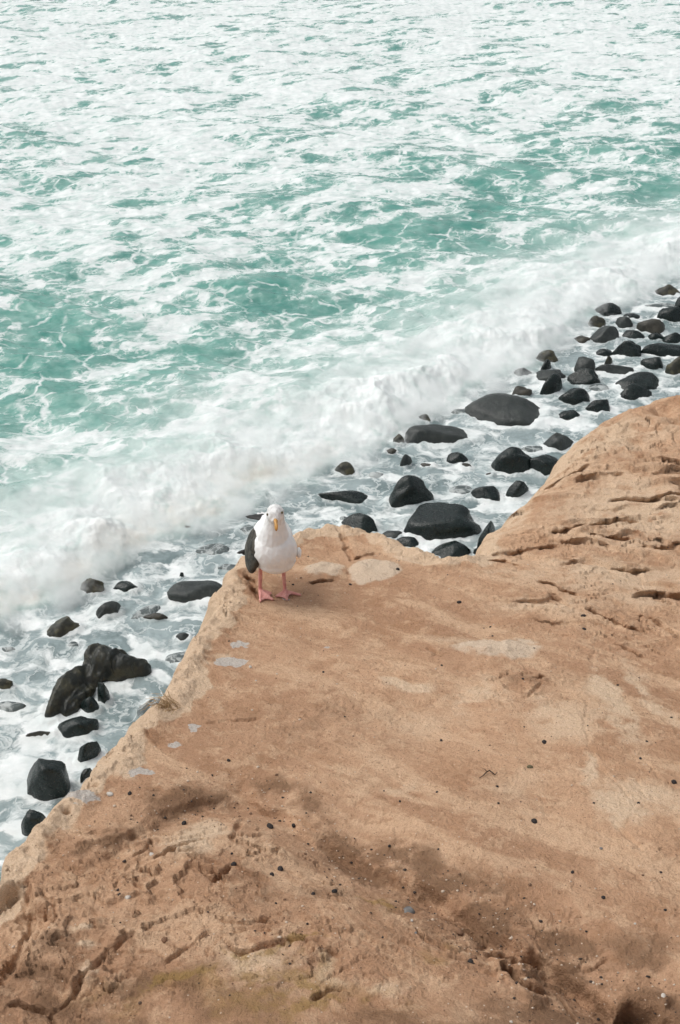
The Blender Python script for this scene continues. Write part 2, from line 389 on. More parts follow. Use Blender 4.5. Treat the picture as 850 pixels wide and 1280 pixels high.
BOULDERS = [
    (1.548, 16.178, 1.214, 0.801, 0.299, 'dark', 0, 'largest rounded black boulder, broad and flat topped, in the cove below the gull'),
    (1.12, 17.021, 0.764, 0.504, 0.459, 'dark', 20, 'dark boulder with a sloping egg-shaped back behind the largest cove boulder'),
    (3.157, 20.2, 1.491, 0.984, 0.282, 'grey', 0, 'wide low grey boulder with a smooth whale-back shape amid white wash'),
    (1.774, 19.256, 1.22, 0.597, 0.208, 'grey', 10, 'long flat grey boulder lying low beside the breaking wave'),
    (2.954, 18.102, 0.665, 0.439, 0.371, 'dark', 0, 'round dark boulder beside its twin next to the sandstone dome'),
    (3.472, 18.051, 0.597, 0.394, 0.257, 'dark', 0, 'dark oval boulder half hidden by the edge of the sandstone dome'),
    (2.277, 15.574, 0.487, 0.321, 0.438, 'dark', 60, 'tall dark boulder wedged against the foot of the sandstone dome'),
    (1.618, 15.461, 0.7, 0.451, 0.134, 'dark', 0, 'dark slab boulder showing behind the notch in the cliff edge'),
    (0.319, 16.213, 0.613, 0.405, 0.189, 'dark', -10, 'dark humped boulder just behind the ledge right of the gull'),
    (0.085, 17.095, 0.821, 0.347, 0.136, 'dark', -8, 'low crescent-shaped black boulder awash beyond the gull'),
    (1.04, 15.663, 0.416, 0.275, 0.114, 'dark', 0, 'small dark boulder peeping over the cliff edge under the largest boulder'),
    (0.789, 15.946, 0.335, 0.198, 0.057, 'grey', 0, None),
    (2.031, 18.343, 0.372, 0.245, 0.155, 'dark', 0, None),
    (2.163, 18.16, 0.246, 0.163, 0.047, 'brown', 0, None),
    (2.406, 17.162, 0.497, 0.328, 0.167, 'dark', 0, 'flat jagged dark rock with a raised knob in streaming foam'),
    (2.561, 17.88, 0.163, 0.107, 0.037, 'brown', 0, None),
    (2.929, 17.223, 0.368, 0.243, 0.254, 'dark', 30, 'dark boulder tucked into the bend of the sandstone dome'),
    (2.092, 15.376, 0.158, 0.104, 0.121, 'dark', 0, None),
    (1.132, 18.212, 0.233, 0.154, 0.21, 'grey', 50, None),
    (1.523, 18.205, 0.247, 0.14, 0.04, 'brown', 0, None),
    (0.102, 17.984, 0.393, 0.26, 0.177, 'mossy', 0, 'knobbly olive brown rock at the foot of the breaking wave'),
    (1.049, 19.011, 0.255, 0.168, 0.174, 'mossy', 0, None),
    (0.89, 18.727, 0.21, 0.139, 0.045, 'brown', 0, None),
    (0.622, 17.861, 0.27, 0.178, 0.239, 'sub', 0, None),
    (2.039, 17.35, 0.435, 0.287, 0.101, 'sub', 0, None),
    (0.064, 16.43, 0.178, 0.118, 0.058, 'sub', 0, None),
    (3.383, 18.81, 0.421, 0.246, 0.068, 'sub', 0, None),
    (1.55, 19.93, 0.279, 0.184, 0.126, 'mossy', 0, None),
    (2.247, 20.275, 0.327, 0.216, 0.136, 'sub', 0, None),
    (3.661, 21.989, 0.349, 0.23, 0.091, 'dark', 0, None),
    (3.48, 21.08, 0.368, 0.243, 0.135, 'brown', 0, None),
    (3.846, 18.962, 0.564, 0.372, 0.233, 'grey', 0, 'square-edged grey boulder touching the dome near the whale-back boulder'),
    (4.245, 20.1, 0.399, 0.263, 0.097, 'dark', 0, None),
    (4.87, 20.406, 0.522, 0.345, 0.199, 'dark', 15, 'dark oval boulder beside the upper edge of the dome'),
    (4.514, 20.833, 0.576, 0.38, 0.21, 'dark', 10, 'dark wedge boulder on the landward side of the wide whale-back boulder'),
    (5.649, 21.013, 0.595, 0.392, 0.209, 'dark', 15, 'dark boulder lying under the long bar-shaped rock'),
    (5.894, 21.535, 0.9, 0.509, 0.153, 'dark', 18, 'long dark bar-shaped rock in the wash just beyond the crest of the dome'),
    (5.02, 21.346, 0.418, 0.276, 0.086, 'sub', 0, None),
    (4.078, 21.217, 0.462, 0.305, 0.294, 'dark', 50, 'dark tapering rock pointing up the shore beside a grey slab'),
    (4.105, 21.803, 0.581, 0.383, 0.127, 'grey', 0, 'rough grey slab resting beside a dark tapering rock'),
    (4.81, 21.649, 0.562, 0.371, 0.226, 'dark', 5, None),
    (5.53, 22.088, 0.699, 0.276, 0.115, 'grey', 0, 'long thin grey stone with a smooth rounded back'),
    (4.875, 22.196, 0.399, 0.263, 0.213, 'grey', 0, 'round grey dome-shaped boulder awash'),
    (5.429, 22.445, 0.21, 0.138, 0.189, 'mossy', 40, None),
    (4.128, 22.226, 0.256, 0.169, 0.186, 'dark', 50, None),
    (4.21, 22.667, 0.406, 0.268, 0.199, 'mossy', 0, None),
    (6.704, 22.021, 0.444, 0.293, 0.345, 'mossy', 0, 'craggy olive rock at the waterline beyond the dome'),
    (6.274, 22.367, 0.449, 0.297, 0.206, 'dark', -15, 'dark leaning rock beside the smooth round-topped boulder'),
    (5.43, 23.009, 0.345, 0.228, 0.081, 'dark', 0, None),
    (6.717, 23.034, 0.885, 0.439, 0.148, 'dark', 5, 'broad low dark rock with wet sloping top up the shore'),
    (5.947, 23.008, 0.59, 0.389, 0.242, 'dark', 0, 'smooth round-topped black boulder in the middle of the upper cluster'),
    (7.076, 23.717, 0.471, 0.311, 0.161, 'dark', 10, None),
    (6.685, 23.801, 0.338, 0.223, 0.11, 'dark', 0, None),
    (6.213, 23.921, 0.44, 0.291, 0.109, 'dark', -15, None),
    (5.631, 23.761, 0.605, 0.399, 0.25, 'grey', 5, 'dark grey boulder with a flat tilted top near the wave foam'),
    (6.705, 24.251, 0.513, 0.339, 0.217, 'brown', 0, 'olive brown rounded boulder among the upper black ones'),
    (6.169, 24.508, 0.346, 0.228, 0.191, 'grey', -20, None),
    (6.447, 25.004, 0.351, 0.214, 0.058, 'dark', 0, None),
    (7.247, 24.896, 0.559, 0.369, 0.236, 'dark', 0, 'large smooth black boulder at the upper end of the shore'),
    (7.34, 25.668, 0.79, 0.211, 0.127, 'sub', 0, None),
    (5.573, 24.502, 0.328, 0.217, 0.194, 'mossy', 0, None),
    (5.929, 25.212, 0.529, 0.349, 0.185, 'dark', 0, 'dark boulder at the very edge of the white surf'),
    (6.827, 26.239, 0.402, 0.265, 0.116, 'sub', 0, None),
    (7.538, 26.427, 0.514, 0.339, 0.182, 'mossy', 0, None),
    (5.068, 23.694, 0.42, 0.266, 0.071, 'brown', 0, None),
    (7.694, 25.331, 0.461, 0.304, 0.316, 'dark', 0, None),
    (7.59, 23.911, 0.541, 0.357, 0.358, 'dark', 0, None),
    (-3.034, 12.028, 0.296, 0.195, 0.266, 'dark', -60, 'upright glossy egg-shaped black boulder beside the big craggy rock'),
    (-3.158, 11.797, 0.252, 0.166, 0.194, 'dark', 0, 'small round black boulder in the crook of the big craggy rock'),
    (-3.262, 11.417, 0.5, 0.33, 0.169, 'dark', 15, 'dark wedge-shaped boulder with a flat top below the craggy rock'),
    (-3.403, 10.385, 0.516, 0.341, 0.465, 'dark', 0, 'big round black boulder standing alone in white foam near the cliff'),
    (-3.036, 10.929, 0.268, 0.177, 0.241, 'dark', 35, 'dark boulder half hidden by the crusted cliff edge'),
    (-2.98, 10.555, 0.16, 0.105, 0.144, 'dark', 50, None),
    (-3.401, 9.737, 0.311, 0.205, 0.28, 'dark', 0, 'low dark boulder with foam washing over it against the cliff'),
    (-4.349, 12.257, 0.217, 0.143, 0.115, 'mossy', 0, None),
    (-4.184, 11.87, 0.395, 0.159, 0.067, 'sub', 0, None),
    (-3.688, 11.322, 0.393, 0.053, 0.064, 'brown', 0, None),
    (-2.013, 14.365, 0.869, 0.508, 0.162, 'grey', 8, 'long smooth grey boulder touching the ledge near the gull'),
    (-3.142, 14.514, 0.394, 0.246, 0.076, 'dark', 0, 'small flat black rock at the foot of the wave'),
    (-3.588, 14.465, 0.347, 0.229, 0.202, 'mossy', 0, None),
    (-3.837, 13.486, 0.462, 0.305, 0.201, 'mossy', 20, 'pointed olive rock slanting out of grey water'),
    (-3.253, 13.878, 0.348, 0.23, 0.161, 'grey', 25, None),
    (-2.753, 13.896, 0.405, 0.267, 0.364, 'sub', 45, None),
    (-2.625, 13.768, 0.359, 0.086, 0.058, 'brown', 0, None),
    (-1.655, 15.033, 0.357, 0.201, 0.061, 'sub', 0, None),
    (-1.912, 15.518, 0.546, 0.342, 0.101, 'sub', 0, None),
    (-2.161, 13.312, 0.208, 0.137, 0.068, 'grey', 0, None),
    (-3.621, 13.122, 0.173, 0.114, 0.156, 'sub', 0, None),
    (-2.34, 14.807, 0.071, 0.047, 0.064, 'dark', 0, None),
    (-2.416, 11.831, 0.403, 0.266, 0.362, 'sub', 50, 'flat submerged grey slab laced with foam beside the cliff'),
    (-4.489, 13.04, 0.194, 0.128, 0.146, 'sub', 0, None),
    (-2.155, 12.839, 0.373, 0.246, 0.335, 'sub', 20, None),
    (-1.921, 13.305, 0.186, 0.123, 0.167, 'sub', 0, None),
    (-1.399, 16.094, 0.425, 0.261, 0.074, 'sub', 0, None),
    (-2.446, 16.143, 0.376, 0.169, 0.062, 'brown', 0, None),
]
CRAG = [
    (-3.244, 12.581, 0.211),
    (-3.001, 12.514, 0.275),
    (-2.752, 12.614, 0.148),
    (-3.328, 12.348, 0.211),
    (-3.475, 12.025, 0.232),
    (-3.568, 11.775, 0.19),
    (-3.624, 11.653, 0.106),
]

# ---------------------------------------------------------------- numeric noise
def hash2(ix, iy, seed):
    h = (ix.astype(np.int64) * 374761393 + iy.astype(np.int64) * 668265263 + seed * 2147483647 + 1013904223) & 0xffffffff
    h = ((h ^ (h >> 13)) * 1274126177) & 0xffffffff
    h = ((h ^ (h >> 16)) * 2246822519) & 0xffffffff
    return (h ^ (h >> 15)) & 0xffff
GA = np.arange(65536) * (2 * np.pi / 65536); GX, GY = np.cos(GA), np.sin(GA)
def noise2(x, y, seed=0):
    ix, iy = np.floor(x), np.floor(y); fx, fy = x - ix, y - iy
    ix = ix.astype(np.int64); iy = iy.astype(np.int64)
    u = fx * fx * fx * (fx * (fx * 6 - 15) + 10); v = fy * fy * fy * (fy * (fy * 6 - 15) + 10)
    def g(dx, dy):
        h = hash2(ix + dx, iy + dy, seed); return GX[h] * (fx - dx) + GY[h] * (fy - dy)
    a = g(0, 0) * (1 - u) + g(1, 0) * u; b = g(0, 1) * (1 - u) + g(1, 1) * u
    return (a * (1 - v) + b * v) * 1.5
def fbm(x, y, seed=0, octs=5, gain=.5, lac=2.03):
    s = 0; a = 1; t = 0
    for i in range(octs):
        s = s + a * noise2(x, y, seed + 17 * i); t += a; a *= gain; x = x * lac + 3.7; y = y * lac - 1.3
    return s / t
def ridged(x, y, seed=0, octs=4, gain=.5):
    s = 0; a = 1; t = 0
    for i in range(octs):
        s = s + a * (1 - np.abs(noise2(x, y, seed + 31 * i)) * 2); t += a; a *= gain; x = x * 2.07 + 1.7; y = y * 2.07 + 9.3
    return s / t
def sstep(a, b, x):
    t = np.clip((x - a) / (b - a), 0, 1); return t * t * (3 - 2 * t)
def seg_dist(x, y, pts, reach=None, closed=False):
    """distance to a polyline, and how far along it (0..1)"""
    best = np.full(x.shape, 1e9); along = np.zeros(x.shape)
    P = list(pts) + ([pts[0]] if closed else []); n = len(P) - 1
    if reach is not None:
        xs = [p[0] for p in P]; ys = [p[1] for p in P]
        idx = np.nonzero((x > min(xs) - reach) & (x < max(xs) + reach) & (y > min(ys) - reach) & (y < max(ys) + reach))[0]
    else: idx = np.arange(x.size)
    xx, yy = x[idx], y[idx]; b = best[idx]; al = along[idx]
    for i in range(n):
        ax, ay = P[i]; bx, by = P[i + 1]; dx, dy = bx - ax, by - ay; L = dx * dx + dy * dy + 1e-12
        t = np.clip(((xx - ax) * dx + (yy - ay) * dy) / L, 0, 1)
        d = np.hypot(xx - ax - t * dx, yy - ay - t * dy); m = d < b
        b = np.where(m, d, b); al = np.where(m, (i + t) / n, al)
    best[idx] = b; along[idx] = al
    return best, along
def inside(x, y, pts):
    c = np.zeros(x.shape, bool); n = len(pts)
    for i in range(n):
        ax, ay = pts[i]; bx, by = pts[(i + 1) % n]
        if ay == by: continue
        c ^= ((ay > y) != (by > y)) & (x < (bx - ax) * (y - ay) / (by - ay) + ax)
    return c
def blobs(x, y, L, k=1.0, jit=None):
    s = np.zeros(x.shape)
    for bx, by, rx, ry, a in L:
        q = ((x - bx) / (rx * k)) ** 2 + ((y - by) / (ry * k)) ** 2
        s = np.maximum(s, a * np.exp(-q * .9))
    return s

# ---------------------------------------------------------------- materials
MATS = {}
class NT:
    def __init__(self, name):
        self.m = bpy.data.materials.new(name); self.m.use_nodes = True
        self.t = self.m.node_tree; self.bsdf = self.t.nodes['Principled BSDF']; MATS[name] = self.m
        self.out = self.t.nodes['Material Output']
        self.co = self.t.nodes.new('ShaderNodeTexCoord').outputs['Object']
    def val(self, s, v):
        if hasattr(v, 'node'): self.t.links.new(v, s)
        else:
            if isinstance(v, tuple) and len(v) == 3 and s.type == 'RGBA': v = (*v, 1)
            s.default_value = v
    def noise(self, scale, detail=4, rough=.5, co=None, dist=0, out='Fac'):
        n = self.t.nodes.new('ShaderNodeTexNoise'); n.inputs['Scale'].default_value = scale
        n.inputs['Detail'].default_value = detail; n.inputs['Roughness'].default_value = rough; n.inputs['Distortion'].default_value = dist
        self.val(n.inputs['Vector'], co or self.co); return n.outputs[out]
    def voro(self, scale, co=None, feature='F1', out='Distance', rnd=1):
        n = self.t.nodes.new('ShaderNodeTexVoronoi'); n.feature = feature; n.inputs['Scale'].default_value = scale
        n.inputs['Randomness'].default_value = rnd
        self.val(n.inputs['Vector'], co or self.co); return n.outputs[out]
    def math(self, op, a, b=0.0, clamp=False):
        n = self.t.nodes.new('ShaderNodeMath'); n.operation = op; n.use_clamp = clamp
        self.val(n.inputs[0], a); self.val(n.inputs[1], b); return n.outputs[0]
    def ss(self, lo, hi, x, a=0.0, b=1.0):
        n = self.t.nodes.new('ShaderNodeMapRange'); n.interpolation_type = 'SMOOTHSTEP'
        self.val(n.inputs['Value'], x); self.val(n.inputs['From Min'], lo); self.val(n.inputs['From Max'], hi)
        self.val(n.inputs['To Min'], a); self.val(n.inputs['To Max'], b); return n.outputs[0]
    def mix(self, f, a, b):
        n = self.t.nodes.new('ShaderNodeMix'); n.data_type = 'RGBA'
        self.val(n.inputs[0], f); self.val(n.inputs[6], a); self.val(n.inputs[7], b); return n.outputs[2]
    def attr(self, name, out='Fac'):
        n = self.t.nodes.new('ShaderNodeAttribute'); n.attribute_name = name; return n.outputs[out]
    def vscale(self, co, v):
        n = self.t.nodes.new('ShaderNodeVectorMath'); n.operation = 'MULTIPLY'; self.val(n.inputs[0], co); n.inputs[1].default_value = v; return n.outputs[0]
    def vadd(self, a, b):
        n = self.t.nodes.new('ShaderNodeVectorMath'); n.operation = 'ADD'; self.val(n.inputs[0], a); self.val(n.inputs[1], b); return n.outputs[0]
    def frame(self, co, deg, along, across):
        """plan coordinates turned by deg and scaled along / across that direction"""
        c, s = math.cos(rad(deg)), math.sin(rad(deg)); k = self.t.nodes.new('ShaderNodeCombineXYZ')
        for i, v in enumerate(((c * along, s * along, 0), (-s * across, c * across, 0))):
            d = self.t.nodes.new('ShaderNodeVectorMath'); d.operation = 'DOT_PRODUCT'; self.val(d.inputs[0], co); d.inputs[1].default_value = v
            self.t.links.new(d.outputs['Value'], k.inputs[i])
        return k.outputs[0]
    def warp(self, co, scale, amp, detail=3):
        c = self.noise(scale, detail, .5, co, out='Color')
        n = self.t.nodes.new('ShaderNodeVectorMath'); n.operation = 'SUBTRACT'; self.val(n.inputs[0], c); n.inputs[1].default_value = (.5, .5, .5)
        return self.vadd(co, self.vscale(n.outputs[0], (amp, amp, amp)))
    def bump(self, h, strength, dist, prev=None):
        n = self.t.nodes.new('ShaderNodeBump'); n.inputs['Strength'].default_value = strength; n.inputs['Distance'].default_value = dist
        self.val(n.inputs['Height'], h)
        if prev: self.val(n.inputs['Normal'], prev)
        return n.outputs[0]
    def set(self, **k):
        for a, v in k.items(): self.val(self.bsdf.inputs[{'color': 'Base Color', 'rough': 'Roughness', 'normal': 'Normal', 'spec': 'Specular IOR Level', 'coat': 'Coat Weight', 'coatr': 'Coat Roughness', 'ior': 'IOR', 'sss': 'Subsurface Weight'}[a]], v)
        return self.m

def mat_cliff():
    n = NT('sandstone'); co = n.co
    big = n.noise(1.0, 6, .6); mid = n.noise(4.2, 7, .62, n.warp(co, 2.5, .25, 3)); fine = n.noise(38, 5, .65); grain = n.noise(230, 3, .7)
    band = n.noise(2.2, 7, .62, n.frame(n.warp(co, 1.2, .45, 3), -38, .45, 2.6)); band2 = n.noise(5.0, 7, .66, n.frame(n.warp(co, 2.0, .22, 3), -32, .5, 2.8))
    c = n.mix(n.ss(.40, .60, big), (.470, .276, .166), (.610, .385, .242))
    c = n.mix(n.ss(.50, .66, mid, 0, .55), c, (.43, .240, .135))
    c = n.mix(n.ss(.50, .62, band, 0, .80), c, (.70, .475, .310))
    c = n.mix(n.ss(.54, .66, band2, 0, .45), c, (.40, .220, .122))
    c = n.mix(n.ss(.52, .72, fine, 0, .35), c, (.58, .39, .255))
    mot = n.noise(11, 8, .72, n.warp(co, 6, .12, 3)); mot2 = n.noise(21, 7, .74)
    c = n.mix(n.ss(.50, .60, mot, 0, .50), c, (.72, .50, .330))
    c = n.mix(n.ss(.53, .62, mot2, 0, .45), c, (.34, .185, .100))
    c = n.mix(n.ss(.60, .68, n.noise(34, 6, .75), 0, .55), c, (.24, .128, .068))
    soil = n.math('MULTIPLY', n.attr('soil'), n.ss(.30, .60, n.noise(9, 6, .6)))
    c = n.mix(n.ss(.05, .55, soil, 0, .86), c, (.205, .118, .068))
    pw = n.warp(co, 7, .10, 4)
    pale = n.math('MULTIPLY', n.attr('pale'), n.ss(.28, .55, n.noise(8, 6, .62, pw), .35, 1.25))
    c = n.mix(n.ss(.10, .55, pale, 0, .88), c, n.mix(fine, (.68, .49, .325), (.80, .63, .46)))
    c = n.mix(n.ss(.30, .62, n.math('MULTIPLY', n.attr('cream'), n.ss(.28, .5, n.noise(9, 6, .65, pw), .55, 1.1)), 0, .88), c, n.mix(fine, (.66, .51, .37), (.82, .69, .54)))
    yel = n.math('MULTIPLY', n.attr('yellow'), n.ss(.34, .58, n.noise(12, 5, .6)))
    c = n.mix(n.ss(.1, .6, yel, 0, .7), c, (.32, .205, .066))
    st = n.math('MULTIPLY', n.attr('stain'), n.ss(.30, .55, n.noise(30, 5, .6), .5, 1.2))
    c = n.mix(n.ss(.33, .45, st, 0, .92), c, (.56, .53, .49))
    # grains of sand and grit of other colours
    vd = n.voro(95); vc = n.voro(95, out='Color')
    sep = n.t.nodes.new('ShaderNodeSeparateColor'); n.t.links.new(vc, sep.inputs[0])
    spot = n.math('MULTIPLY', n.ss(.16, .28, vd, 1, 0), n.ss(.86, .88, sep.outputs[0]))
    c = n.mix(n.math('MULTIPLY', spot, .75), c, n.mix(n.ss(.70, .72, sep.outputs[1]), (.13, .078, .05), (.70, .58, .46)))
    c = n.mix(n.ss(.40, .70, grain, 0, .42), c, (.31, .168, .090))
    h = n.math('ADD', n.math('MULTIPLY', fine, 1.0), n.math('MULTIPLY', grain, .28))
    h = n.math('ADD', h, n.math('MULTIPLY', n.noise(105, 4, .6), .5))
    h = n.math('ADD', h, n.math('MULTIPLY', mot, 1.4))
    nb = n.bump(h, 1.0, .014)
    return n.set(color=c, rough=.92, spec=.18, normal=nb)

def mat_sea():
    n = NT('sea_water_and_foam'); co = n.co
    cov, surf, shore, ring, sand = (n.attr(a) for a in ('cov', 'surf', 'shore', 'ring', 'sand'))
    flat = n.vscale(co, (1, 1, 0)); far_ = n.attr('far')
    w1 = n.warp(flat, .8, .9, 4); w2 = n.warp(w1, 3.2, .16, 3)
    ws = n.frame(w2, 24, .62, 1.0); nA = n.noise(.60, 7, .58, ws)
    nB = n.noise(1.7, 6, .64, n.frame(n.warp(flat, 1.6, .5, 3), 28, .60, 1.0))
    nv = n.math('ADD', n.math('MULTIPLY', nA, .55), n.math('MULTIPLY', nB, .45))
    thr2 = n.t.nodes.new('ShaderNodeMapRange'); n.val(thr2.inputs['Value'], cov); thr2.inputs['To Min'].default_value = .66; thr2.inputs['To Max'].default_value = .36
    thr = thr2.outputs[0]
    diff = n.math('SUBTRACT', nv, thr)
    sheet = n.ss(-.010, .020, diff)                        # foam sheets with torn holes
    hs_ = n.noise(.85, 4, .52, n.frame(n.warp(flat, .9, .7, 2), 18, .72, 1.0)); hmod = n.ss(.35, .65, n.noise(.22, 2, .5, flat), .34, .43)
    hole = n.math('SUBTRACT', hs_, hmod); sheet = n.math('MULTIPLY', sheet, n.ss(-.012, .014, hole))
    hs2 = n.noise(2.9, 3, .5, n.vscale(n.warp(flat, 1.9, .35, 2), (1.0, .66, 1)))
    sheet = n.math('MULTIPLY', sheet, n.ss(.31, .345, hs2, .35, 1.0))
    halo = n.ss(-.10, .03, n.math('MINIMUM', diff, n.math('ADD', hole, .01)))                            # aerated water around them
    wl = n.warp(n.warp(flat, 1.1, .8, 3), 4.5, .18, 2)
    edge = n.voro(1.1, wl, 'DISTANCE_TO_EDGE')
    thin = n.noise(1.3, 4, .6, wl)
    lace = n.math('MULTIPLY', n.ss(.0, .075, edge, 1, 0), n.ss(.44, .60, n.math('ADD', thin, n.math('MULTIPLY', halo, .08))))
    fil = n.math('SUBTRACT', 1.0, n.math('MULTIPLY', n.math('ABSOLUTE', n.math('SUBTRACT', n.noise(1.9, 5, .55, w2), .5)), 2.0))
    fil = n.math('MULTIPLY', n.ss(.93, .99, fil, 0, .9), n.ss(.30, .9, halo))
    foam = n.math('MAXIMUM', sheet, n.math('MAXIMUM', lace, fil))
    # the sheets are thin in places: streaky see-through foam
    thick = n.math('ADD', n.math('MULTIPLY', n.noise(3.4, 7, .70, n.frame(n.warp(flat, 1.3, .5, 3), 26, .5, 1.25)), .6), n.math('MULTIPLY', nB, .4))
    foam = n.math('MULTIPLY', foam, n.ss(.38, .56, n.math('ADD', thick, n.math('MULTIPLY', far_, .05)), .38, 1.0))
    # wash between the boulders: streaks
    sw = n.warp(n.warp(flat, 1.4, .9, 4), 5, .15, 3)
    sn = n.noise(1.5, 7, .60, n.vscale(sw, (.8, 1.4, 1)))
    streak = n.ss(.475, .60, n.math('ADD', n.math('ADD', sn, n.math('MULTIPLY', n.attr('swirl'), .05)), n.math('MULTIPLY', ring, .10)))
    fil2 = n.math('SUBTRACT', 1.0, n.math('MULTIPLY', n.math('ABSOLUTE', n.math('SUBTRACT', n.noise(1.7, 5, .55, sw), .5)), 2.0))
    streak = n.math('MAXIMUM', streak, n.ss(.945, .995, fil2, 0, .6))
    streak = n.math('MAXIMUM', streak, n.math('MULTIPLY', ring, n.ss(.35, .62, n.noise(7, 5, .65, sw))))
    foam = n.math('ADD', n.math('MULTIPLY', foam, n.math('SUBTRACT', 1.0, shore)), n.math('MULTIPLY', streak, shore))
    sf = n.math('MULTIPLY', surf, n.ss(.30, .60, n.noise(2.6, 7, .68, w1), .45, 1.25), True)
    foam = n.math('MAXIMUM', foam, sf, True)
    # water body
    deep = n.mix(n.ss(.35, .65, n.noise(.45, 3, .5, flat)), (.054, .222, .184), (.092, .290, .240))
    milky = n.mix(n.math('MULTIPLY', halo, .55), deep, (.30, .475, .425))
    milky = n.mix(n.math('MULTIPLY', n.ss(.42, .70, n.noise(1.1, 5, .6, w1)), .5), milky, (.25, .43, .375))
    veil = n.math('MULTIPLY', n.ss(.44, .66, n.noise(3.0, 6, .66, w2)), n.ss(.0, 1.0, halo, .12, .85))
    milky = n.mix(veil, milky, (.47, .585, .55))
    milky = n.mix(n.math('MULTIPLY', n.attr('churn'), n.ss(.30, .62, n.noise(1.6, 6, .64, w1), .25, 1.0)), milky, (.49, .60, .565))
    wash = n.mix(n.ss(.32, .62, n.noise(1.4, 5, .6, sw)), (.145, .195, .198), (.31, .375, .378))
    body = n.mix(shore, milky, wash)
    fcol = n.mix(n.ss(.3, .7, n.noise(3.4, 5, .6, flat)), (.64, .69, .68), (.82, .845, .835))
    fcol = n.mix(n.math('MULTIPLY', sand, n.ss(.3, .7, n.noise(1.7, 4, .6, flat))), fcol, (.50, .45, .36))
    col = n.mix(n.math('MULTIPLY', foam, .96), body, fcol)
    rough = n.ss(0, .6, foam, .16, .85)
    rip = n.noise(3.5, 5, .6, n.vscale(flat, (.8, 1.5, 1)))
    nb = n.bump(rip, .30, .12)
    return n.set(color=col, rough=rough, spec=.42, ior=1.33, normal=nb)

def mat_boulder(name, lo, hi, rough, amt=.5, moss=None, foam=0.0):
    n = NT(name); co = n.co
    a = n.noise(2.6, 6, .6); b = n.noise(14, 5, .65); d = n.noise(70, 4, .6)
    c = n.mix(n.ss(.38, .66, a), lo, hi)
    c = n.mix(n.ss(.5, .75, b, 0, amt), c, tuple(v * 1.7 for v in hi))
    if moss: c = n.mix(n.ss(.45, .62, n.noise(6, 6, .65)), c, moss)
    r = n.ss(.3, .7, b, rough, rough + .22)
    if foam:
        w = n.warp(n.warp(n.t.nodes.new('ShaderNodeNewGeometry').outputs['Position'], 2, .6, 3), 8, .12, 3)
        f = n.math('MAXIMUM', n.ss(.50, .60, n.noise(4, 6, .62, w)), n.ss(0, .10, n.voro(4.5, w, 'DISTANCE_TO_EDGE'), .8, 0))
        c = n.mix(n.math('MULTIPLY', f, foam), c, (.62, .66, .65)); 
    nb = n.bump(n.math('ADD', n.math('MULTIPLY', b, 1.0), n.math('MULTIPLY', d, .25)), .5, .03)
    return n.set(color=c, rough=r, spec=.42, normal=nb)

def simple(name, col, rough=.6, spec=.4, var=.0, scale=30, bump=0.0, col2=None):
    n = NT(name); f = n.noise(scale, 4, .6)
    c = n.mix(n.ss(.35, .65, f), col, col2 or tuple(v * (1 - var) for v in col))
    if bump: return n.set(color=c, rough=rough, spec=spec, normal=n.bump(f, .5, bump))
    return n.set(color=c, rough=rough, spec=spec)

mat_cliff(); mat_sea()
mat_boulder('wet_black_stone', (.0024, .0080, .0070), (.0065, .0150, .0132), .20, .4)
mat_boulder('wet_grey_stone', (.020, .026, .0245), (.044, .051, .047), .34, .6)
mat_boulder('olive_stone', (.020, .022, .016), (.045, .044, .032), .32, .6, moss=(.085, .078, .045))
mat_boulder('brown_stone', (.026, .026, .020), (.060, .055, .042), .36, .6)
mat_boulder('awash_stone', (.060, .078, .078), (.12, .145, .143), .30, .4, foam=.6)
mat_boulder('craggy_stone', (.009, .012, .010), (.026, .028, .021), .28, .5, moss=(.048, .046, .028))

# ---------------------------------------------------------------- mesh helpers
def link(o, parent=None):
    scene.collection.objects.link(o)
    if parent: o.parent = parent
    return o
def mesh_obj(name, V, Fc, mat, parent=None, smooth=True, attrs=None):
    me = bpy.data.meshes.new(name)
    V = np.asarray(V, np.float32); Fc = np.asarray(Fc, np.int32)
    me.vertices.add(len(V)); me.vertices.foreach_set('co', V.ravel())
    k = Fc.shape[1]; me.loops.add(Fc.size); me.loops.foreach_set('vertex_index', Fc.ravel())
    me.polygons.add(len(Fc)); me.polygons.foreach_set('loop_start', np.arange(0, Fc.size, k, dtype=np.int32))
    me.polygons.foreach_set('use_smooth', np.full(len(Fc), smooth))
    me.update(calc_edges=True)
    for a, v in (attrs or {}).items():
        at = me.attributes.new(a, 'FLOAT', 'POINT'); at.data.foreach_set('value', np.asarray(v, np.float32))
    me.materials.append(MATS[mat] if isinstance(mat, str) else mat)
    return link(bpy.data.objects.new(name, me), parent)
def tag(o, label=None, cat=None, group=None, kind=None):
    for k, v in (('label', label), ('category', cat), ('group', group), ('kind', kind)):
        if v: o[k] = v
    return o
def grid_faces(nr, nc):
    i = np.arange(nr * nc).reshape(nr, nc)
    return np.stack([i[:-1, :-1], i[:-1, 1:], i[1:, 1:], i[1:, :-1]], -1).reshape(-1, 4)

